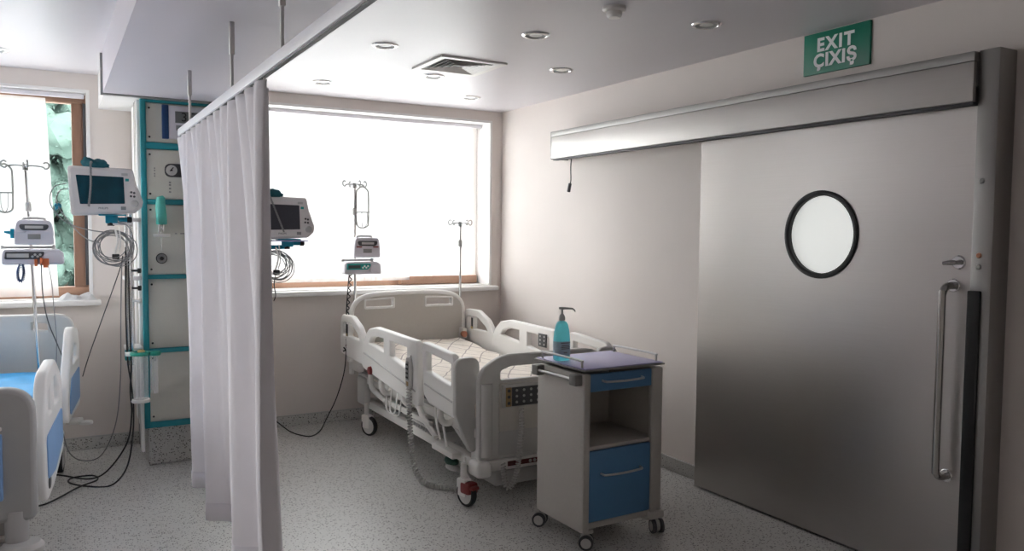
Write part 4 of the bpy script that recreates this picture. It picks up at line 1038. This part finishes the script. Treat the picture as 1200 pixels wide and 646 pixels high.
BX, BYC = 2.535, 5.05
hospital_bed('white hospital bed with grey headboard standing under the main window', (BX, BYC, 0), 0, 'white')
mattress('mattress in a cream sheet printed with thin dark lines on the white bed', (BX, BYC + .02, 0), 0, .90, 2.02, .625, 'sheet', .012, .05)
LB = (-.500, 5.06, 0); LR = R_(-6.3)
hospital_bed('hospital bed with blue inlaid side rails cut off at the left picture edge', LB, LR, 'blue')
mattress('mattress under a glossy blue sheet on the bed at the left edge', (LB[0] - .006, LB[1] - .05, 0), LR, .86, 1.90, .655, 'bluesheet', .012, .0)

# knob clamp at the foot of the short stand
kc = thing('stand_clamp', 'pale clamp with copper coloured knob holding the short infusion stand', 'clamp', (3.0, 6.10, .63))
MB().box((2.985, 6.05, .66), (3.03, 6.16, .745), .008).build('clamp_body', 'white2', kc)
MB().lathe([(0, -.02), (.024, -.018), (.026, .018), (0, .02)], (2.985, 6.028, .700), (0, -1, 0), 18).build('copper_knob', 'copper', kc)
coil([(3.03, 6.15, .72), (3.035, 6.15, .80), (3.03, 6.15, .90)], .010, 14, .004).build('spring_cord', 'copper', kc)

# nurse-call handset on the near rail with coiled cord to the floor
hs = thing('bed_remote', 'grey bed remote hooked on the near side rail of the white bed', 'remote control', (1.95, 4.73, .56))
hr = plate('handset_case', [fillet([(4.70, .565, .012), (4.755, .565, .012), (4.765, .70, .015), (4.750, .755, .02), (4.71, .755, .02), (4.695, .70, .015)])], .024, 'lightgrey', hs, 'x', 1.953, .004)
MB().box((1.9385, 4.708, .615), (1.944, 4.752, .735), .002).build('key_face', 'midgrey', hr)
mb = MB()
for k in range(4):
    for yy in (4.720, 4.740): mb.lathe([(0, .003), (.007, .003), (.007, 0)], (1.939, yy, .63 + k * .028), (-1, 0, 0), 10)
mb.build('keys', 'black', hr)
MB().box((1.939, 4.712, .575), (1.944, 4.748, .603), .001).build('ochre_label', 'ochre', hr)
MB().tube([(1.96, 4.73, .745), (1.975, 4.73, .78), (1.98, 4.73, .755)], .006, 8).build('hook', 'midgrey', hr)
coil([(1.952, 4.73, .565), (1.95, 4.72, .50), (1.945, 4.70, .38), (1.94, 4.66, .22), (1.93, 4.58, .09), (1.94, 4.48, .024), (1.99, 4.36, .016), (2.08, 4.28, .016), (2.18, 4.26, .018)], .014, 50, .0058).build('coiled_cord', 'coilwhite', hs)

# ------------------------------------------------------------------ bedside trolley
TX, TY, TRZ = 2.466, 3.385, R_(1.5)
tr = thing('bedside_trolley', 'cream bedside trolley with blue drawer, open shelf and blue lower front', 'trolley', (TX, TY, 0), TRZ)
L = dict(local=True)
w, d = .232, .205
for s in (-1, 1):
    sp = MB().box((s * w - .016, -d, .088), (s * w + .016, d, .872), .006).build('side_panel', 'trolley', tr, **L)
    MB().box(((s * w - .020) if s < 0 else w - .052, -d - .012, .088), (s * w + .020, -d + .022, .876), .008).build('corner_post', 'trolley2', sp, **L)
MB().box((-w, d - .018, .10), (w, d, .872)).build('back_panel', 'trolley', tr, smooth=False, **L)
MB().box((-w + .016, -d, .100), (w - .016, d, .130), .003).build('bottom_board', 'trolley2', tr, **L)
MB().box((-w + .016, -d + .004, .492), (w - .016, d, .512), .003).build('shelf', 'trolley2', tr, **L)
tp = MB().box((-w - .024, -d - .020, .889), (w + .024, d + .020, .898), .003).build('worktop_edge', 'bracket', tr, **L)
MB().box((-w - .016, -d - .012, .897), (w + .016, d + .012, .9035), .003).build('lilac_top', 'lilac', tp, **L)
def drawer(nm, z0, z1, hz):
    f = MB().box((-w + .021, -d - .006, z0), (w - .053, -d + .014, z1), .003).build(nm, 'blue', tr, **L)
    MB().tube([(-0.139, -d - .006, hz), (-0.136, -d - .026, hz - .002), (-0.119, -d - .032, hz - .004), (-.014, -d - .036, hz - .006), (0.091, -d - .032, hz - .004), (0.108, -d - .026, hz - .002), (0.111, -d - .006, hz)], .0058, 8, smooth=4).build('handle', 'alu', f, **L)
    return f
drawer('top_drawer', .785, .872, .838); drawer('lower_door', .134, .488, .372)
MB().box((-w + .018, -d + .02, .783), (w - .018, d - .02, .787)).build('drawer_floor', 'trolley2', tr, smooth=False, **L)
for s in (-1, 1):
    MB().tube([(s * (w + .006), -d + .03, .898), (s * (w + .006), -d + .032, .928), (s * (w + .006), -d + .055, .938), (s * (w + .006), d - .055, .938), (s * (w + .006), d - .032, .928), (s * (w + .006), d - .03, .898)], .0062, 10, smooth=5).build('guard_rail', 'alu', tr, **L)
tb = MB().cyl((-w - .048, -d + .03, .846), (-w - .048, d - .03, .846), .008, 12).build('towel_bar', 'alu', tr, **L)
for yy in (-d + .035, d - .035):
    MB().box((-w - .062, yy - .028, .819), (-w - .014, yy + .028, .873), .006).build('bar_bracket', 'bracket', tb, **L)
for xx in (-w + .03, w - .03):
    MB().box((xx - .03, -d, .072), (xx + .03, d, .094), .008).build('foot_beam', 'trolley2', tr, **L)
MB().box((w - .06, -d - .03, .085), (w + .030, -d + .05, .125), .008).build('foot_bracket', 'trolley2', tr, **L)
def twin_caster(x, y, rz):
    q = Matrix.Translation((x, y, 0)) @ Matrix.Rotation(rz, 4, 'Z'); r = .037
    st = MB().cyl((0, .015, r), (0, .015, .078), .012, 12).lathe([(0, .018), (.022, .018), (.036, .0), (.022, -.018), (0, -.018)], (0, 0, r + .004), (1, 0, 0), 24).build('caster', 'lightgrey', tr, rot=q, **L)
    for s in (-1, 1):
        wh = MB().lathe([(r * .7, -.010), (r * .97, -.010), (r, -.006), (r, .006), (r * .97, .010), (r * .7, .010), (r * .7, -.010)], (s * .021, 0, r), (1, 0, 0), 30).build('tyre', 'darkgrey', st, rot=q, **L)
        MB().lathe([(0, -.011), (r * .72, -.009), (r * .72, .009), (0, .011)], (s * .021, 0, r), (1, 0, 0), 26).build('wheel_cap', 'bedgrey', st, rot=q, **L)
twin_caster(-w + .02, -d + .01, R_(50)); twin_caster(w + .005, -d + .0, R_(-20)); twin_caster(-w - .005, d - .02, R_(40)); twin_caster(w - .03, d - .03, R_(10))

# ------------------------------------------------------------------ hand sanitiser on the trolley
bx, by, bz = 2.277, 3.455, .904
sb = thing('sanitiser_bottle', 'turquoise pump bottle of hand sanitiser standing on the lilac trolley top', 'bottle', (bx, by, bz))
def sup(prof, c, n=32, e=.7, sx=1, sy=.72):
    mb = MB(); rings = []
    for r, z in prof:
        ring = []
        for j in range(n):
            a = 2 * PI * j / n; ca, sa = math.cos(a), math.sin(a)
            ring.append(mb.bm.verts.new((c[0] + r * sx * math.copysign(abs(ca) ** e, ca), c[1] + r * sy * math.copysign(abs(sa) ** e, sa), c[2] + z)))
        rings.append(ring)
    for A, B in zip(rings, rings[1:]):
        for j in range(n): mb.bm.faces.new((A[j], A[(j + 1) % n], B[(j + 1) % n], B[j]))
    mb.bm.faces.new(rings[0][::-1]); mb.bm.faces.new(rings[-1]); return mb
bd = sup([(.038, 0), (.043, .004), (.044, .02), (.044, .10), (.040, .145), (.032, .185), (.024, .198), (.012, .203), (.012, .212)], (bx, by, bz)).build('bottle_body', 'bottle', sb)
sup([(.0452, .026), (.0452, .099)], (bx, by, bz)).build('label', 'bottlelabel', bd)
mb = MB()
for zz, ww in ((.090, .030), (.076, .024), (.068, .028), (.060, .026), (.040, .012)): mb.box((bx - ww + .004, by - .0345, bz + zz), (bx + ww, by - .0325, bz + zz + .004))
mb.build('label_print', 'midgrey', bd, smooth=False)
pu = MB().lathe([(.013, .206), (.017, .208), (.017, .222), (.012, .235), (.009, .238), (.006, .240), (.006, .262), (.011, .264), (.011, .272), (0, .274)], (bx, by, bz), n=20).build('pump_head', 'lightgrey', sb)
MB().tube([(bx - .016, by + .005, bz + .270), (bx + .0, by, bz + .270), (bx + .055, by - .015, bz + .266), (bx + .066, by - .018, bz + .258), (bx + .068, by - .018, bz + .250)], [.006, .007, .0045, .004, .003], 10, smooth=0).build('spout', 'lightgrey', pu)

# ------------------------------------------------------------------ light
wd = bpy.data.worlds.new('overcast sky'); bpy.context.scene.world = wd; wd.use_nodes = True
bg = wd.node_tree.nodes['Background']
SKY = 28.0
bg.inputs[0].default_value = (1.0, .985, .985, 1); bg.inputs[1].default_value = SKY
def portal(nm, loc, rot, sx, sy):
    l = bpy.data.lights.new(nm, 'AREA'); l.shape = 'RECTANGLE'; l.size = sx; l.size_y = sy; l.cycles.is_portal = True
    o = bpy.data.objects.new(nm, l); C.objects.link(o); o.location = loc; o.rotation_euler = rot
for i, h in enumerate((W1, W2, W3_ADDED)):
    portal('daylight_portal', ((h[0] + h[1]) / 2, BY + .33, (h[2] + h[3]) / 2), (-PI / 2, 0, 0), h[1] - h[0], h[3] - h[2])
portal('daylight_portal', (LX - .29, (WL_ADDED[0] + WL_ADDED[1]) / 2, (WL_ADDED[2] + WL_ADDED[3]) / 2), (0, -PI / 2, 0), WL_ADDED[3] - WL_ADDED[2], WL_ADDED[1] - WL_ADDED[0])

# ------------------------------------------------------------------ camera
f_px, yaw, pitch, roll, H = 937.581, .5196, .0554, -.0091, 1.57
cy, sy = math.cos(yaw), math.sin(yaw)
fw = Vector((sy * math.cos(pitch), cy * math.cos(pitch), -math.sin(pitch))); rt = Vector((cy, -sy, 0)); dn = fw.cross(rt)
r2 = rt * math.cos(roll) + dn * math.sin(roll); d2 = -rt * math.sin(roll) + dn * math.cos(roll)
cam = bpy.data.cameras.new('camera'); co = bpy.data.objects.new('camera', cam); C.objects.link(co)
cam.sensor_width = 36; cam.lens = f_px / 1200 * 36; cam.clip_start = .05; cam.clip_end = 200
co.matrix_world = Matrix.Translation((0, 0, H)) @ Matrix((r2, -d2, -fw)).transposed().to_4x4()
sc = bpy.context.scene; sc.camera = co
sc.view_settings.view_transform = 'Standard'; sc.view_settings.look = 'None'; sc.view_settings.gamma = 1; sc.view_settings.use_curve_mapping = False
sc.view_settings.exposure = 0.2
sc.cycles.sample_clamp_direct = 1.12; sc.cycles.max_bounces = 10; sc.cycles.diffuse_bounces = 6; sc.cycles.transparent_max_bounces = 12
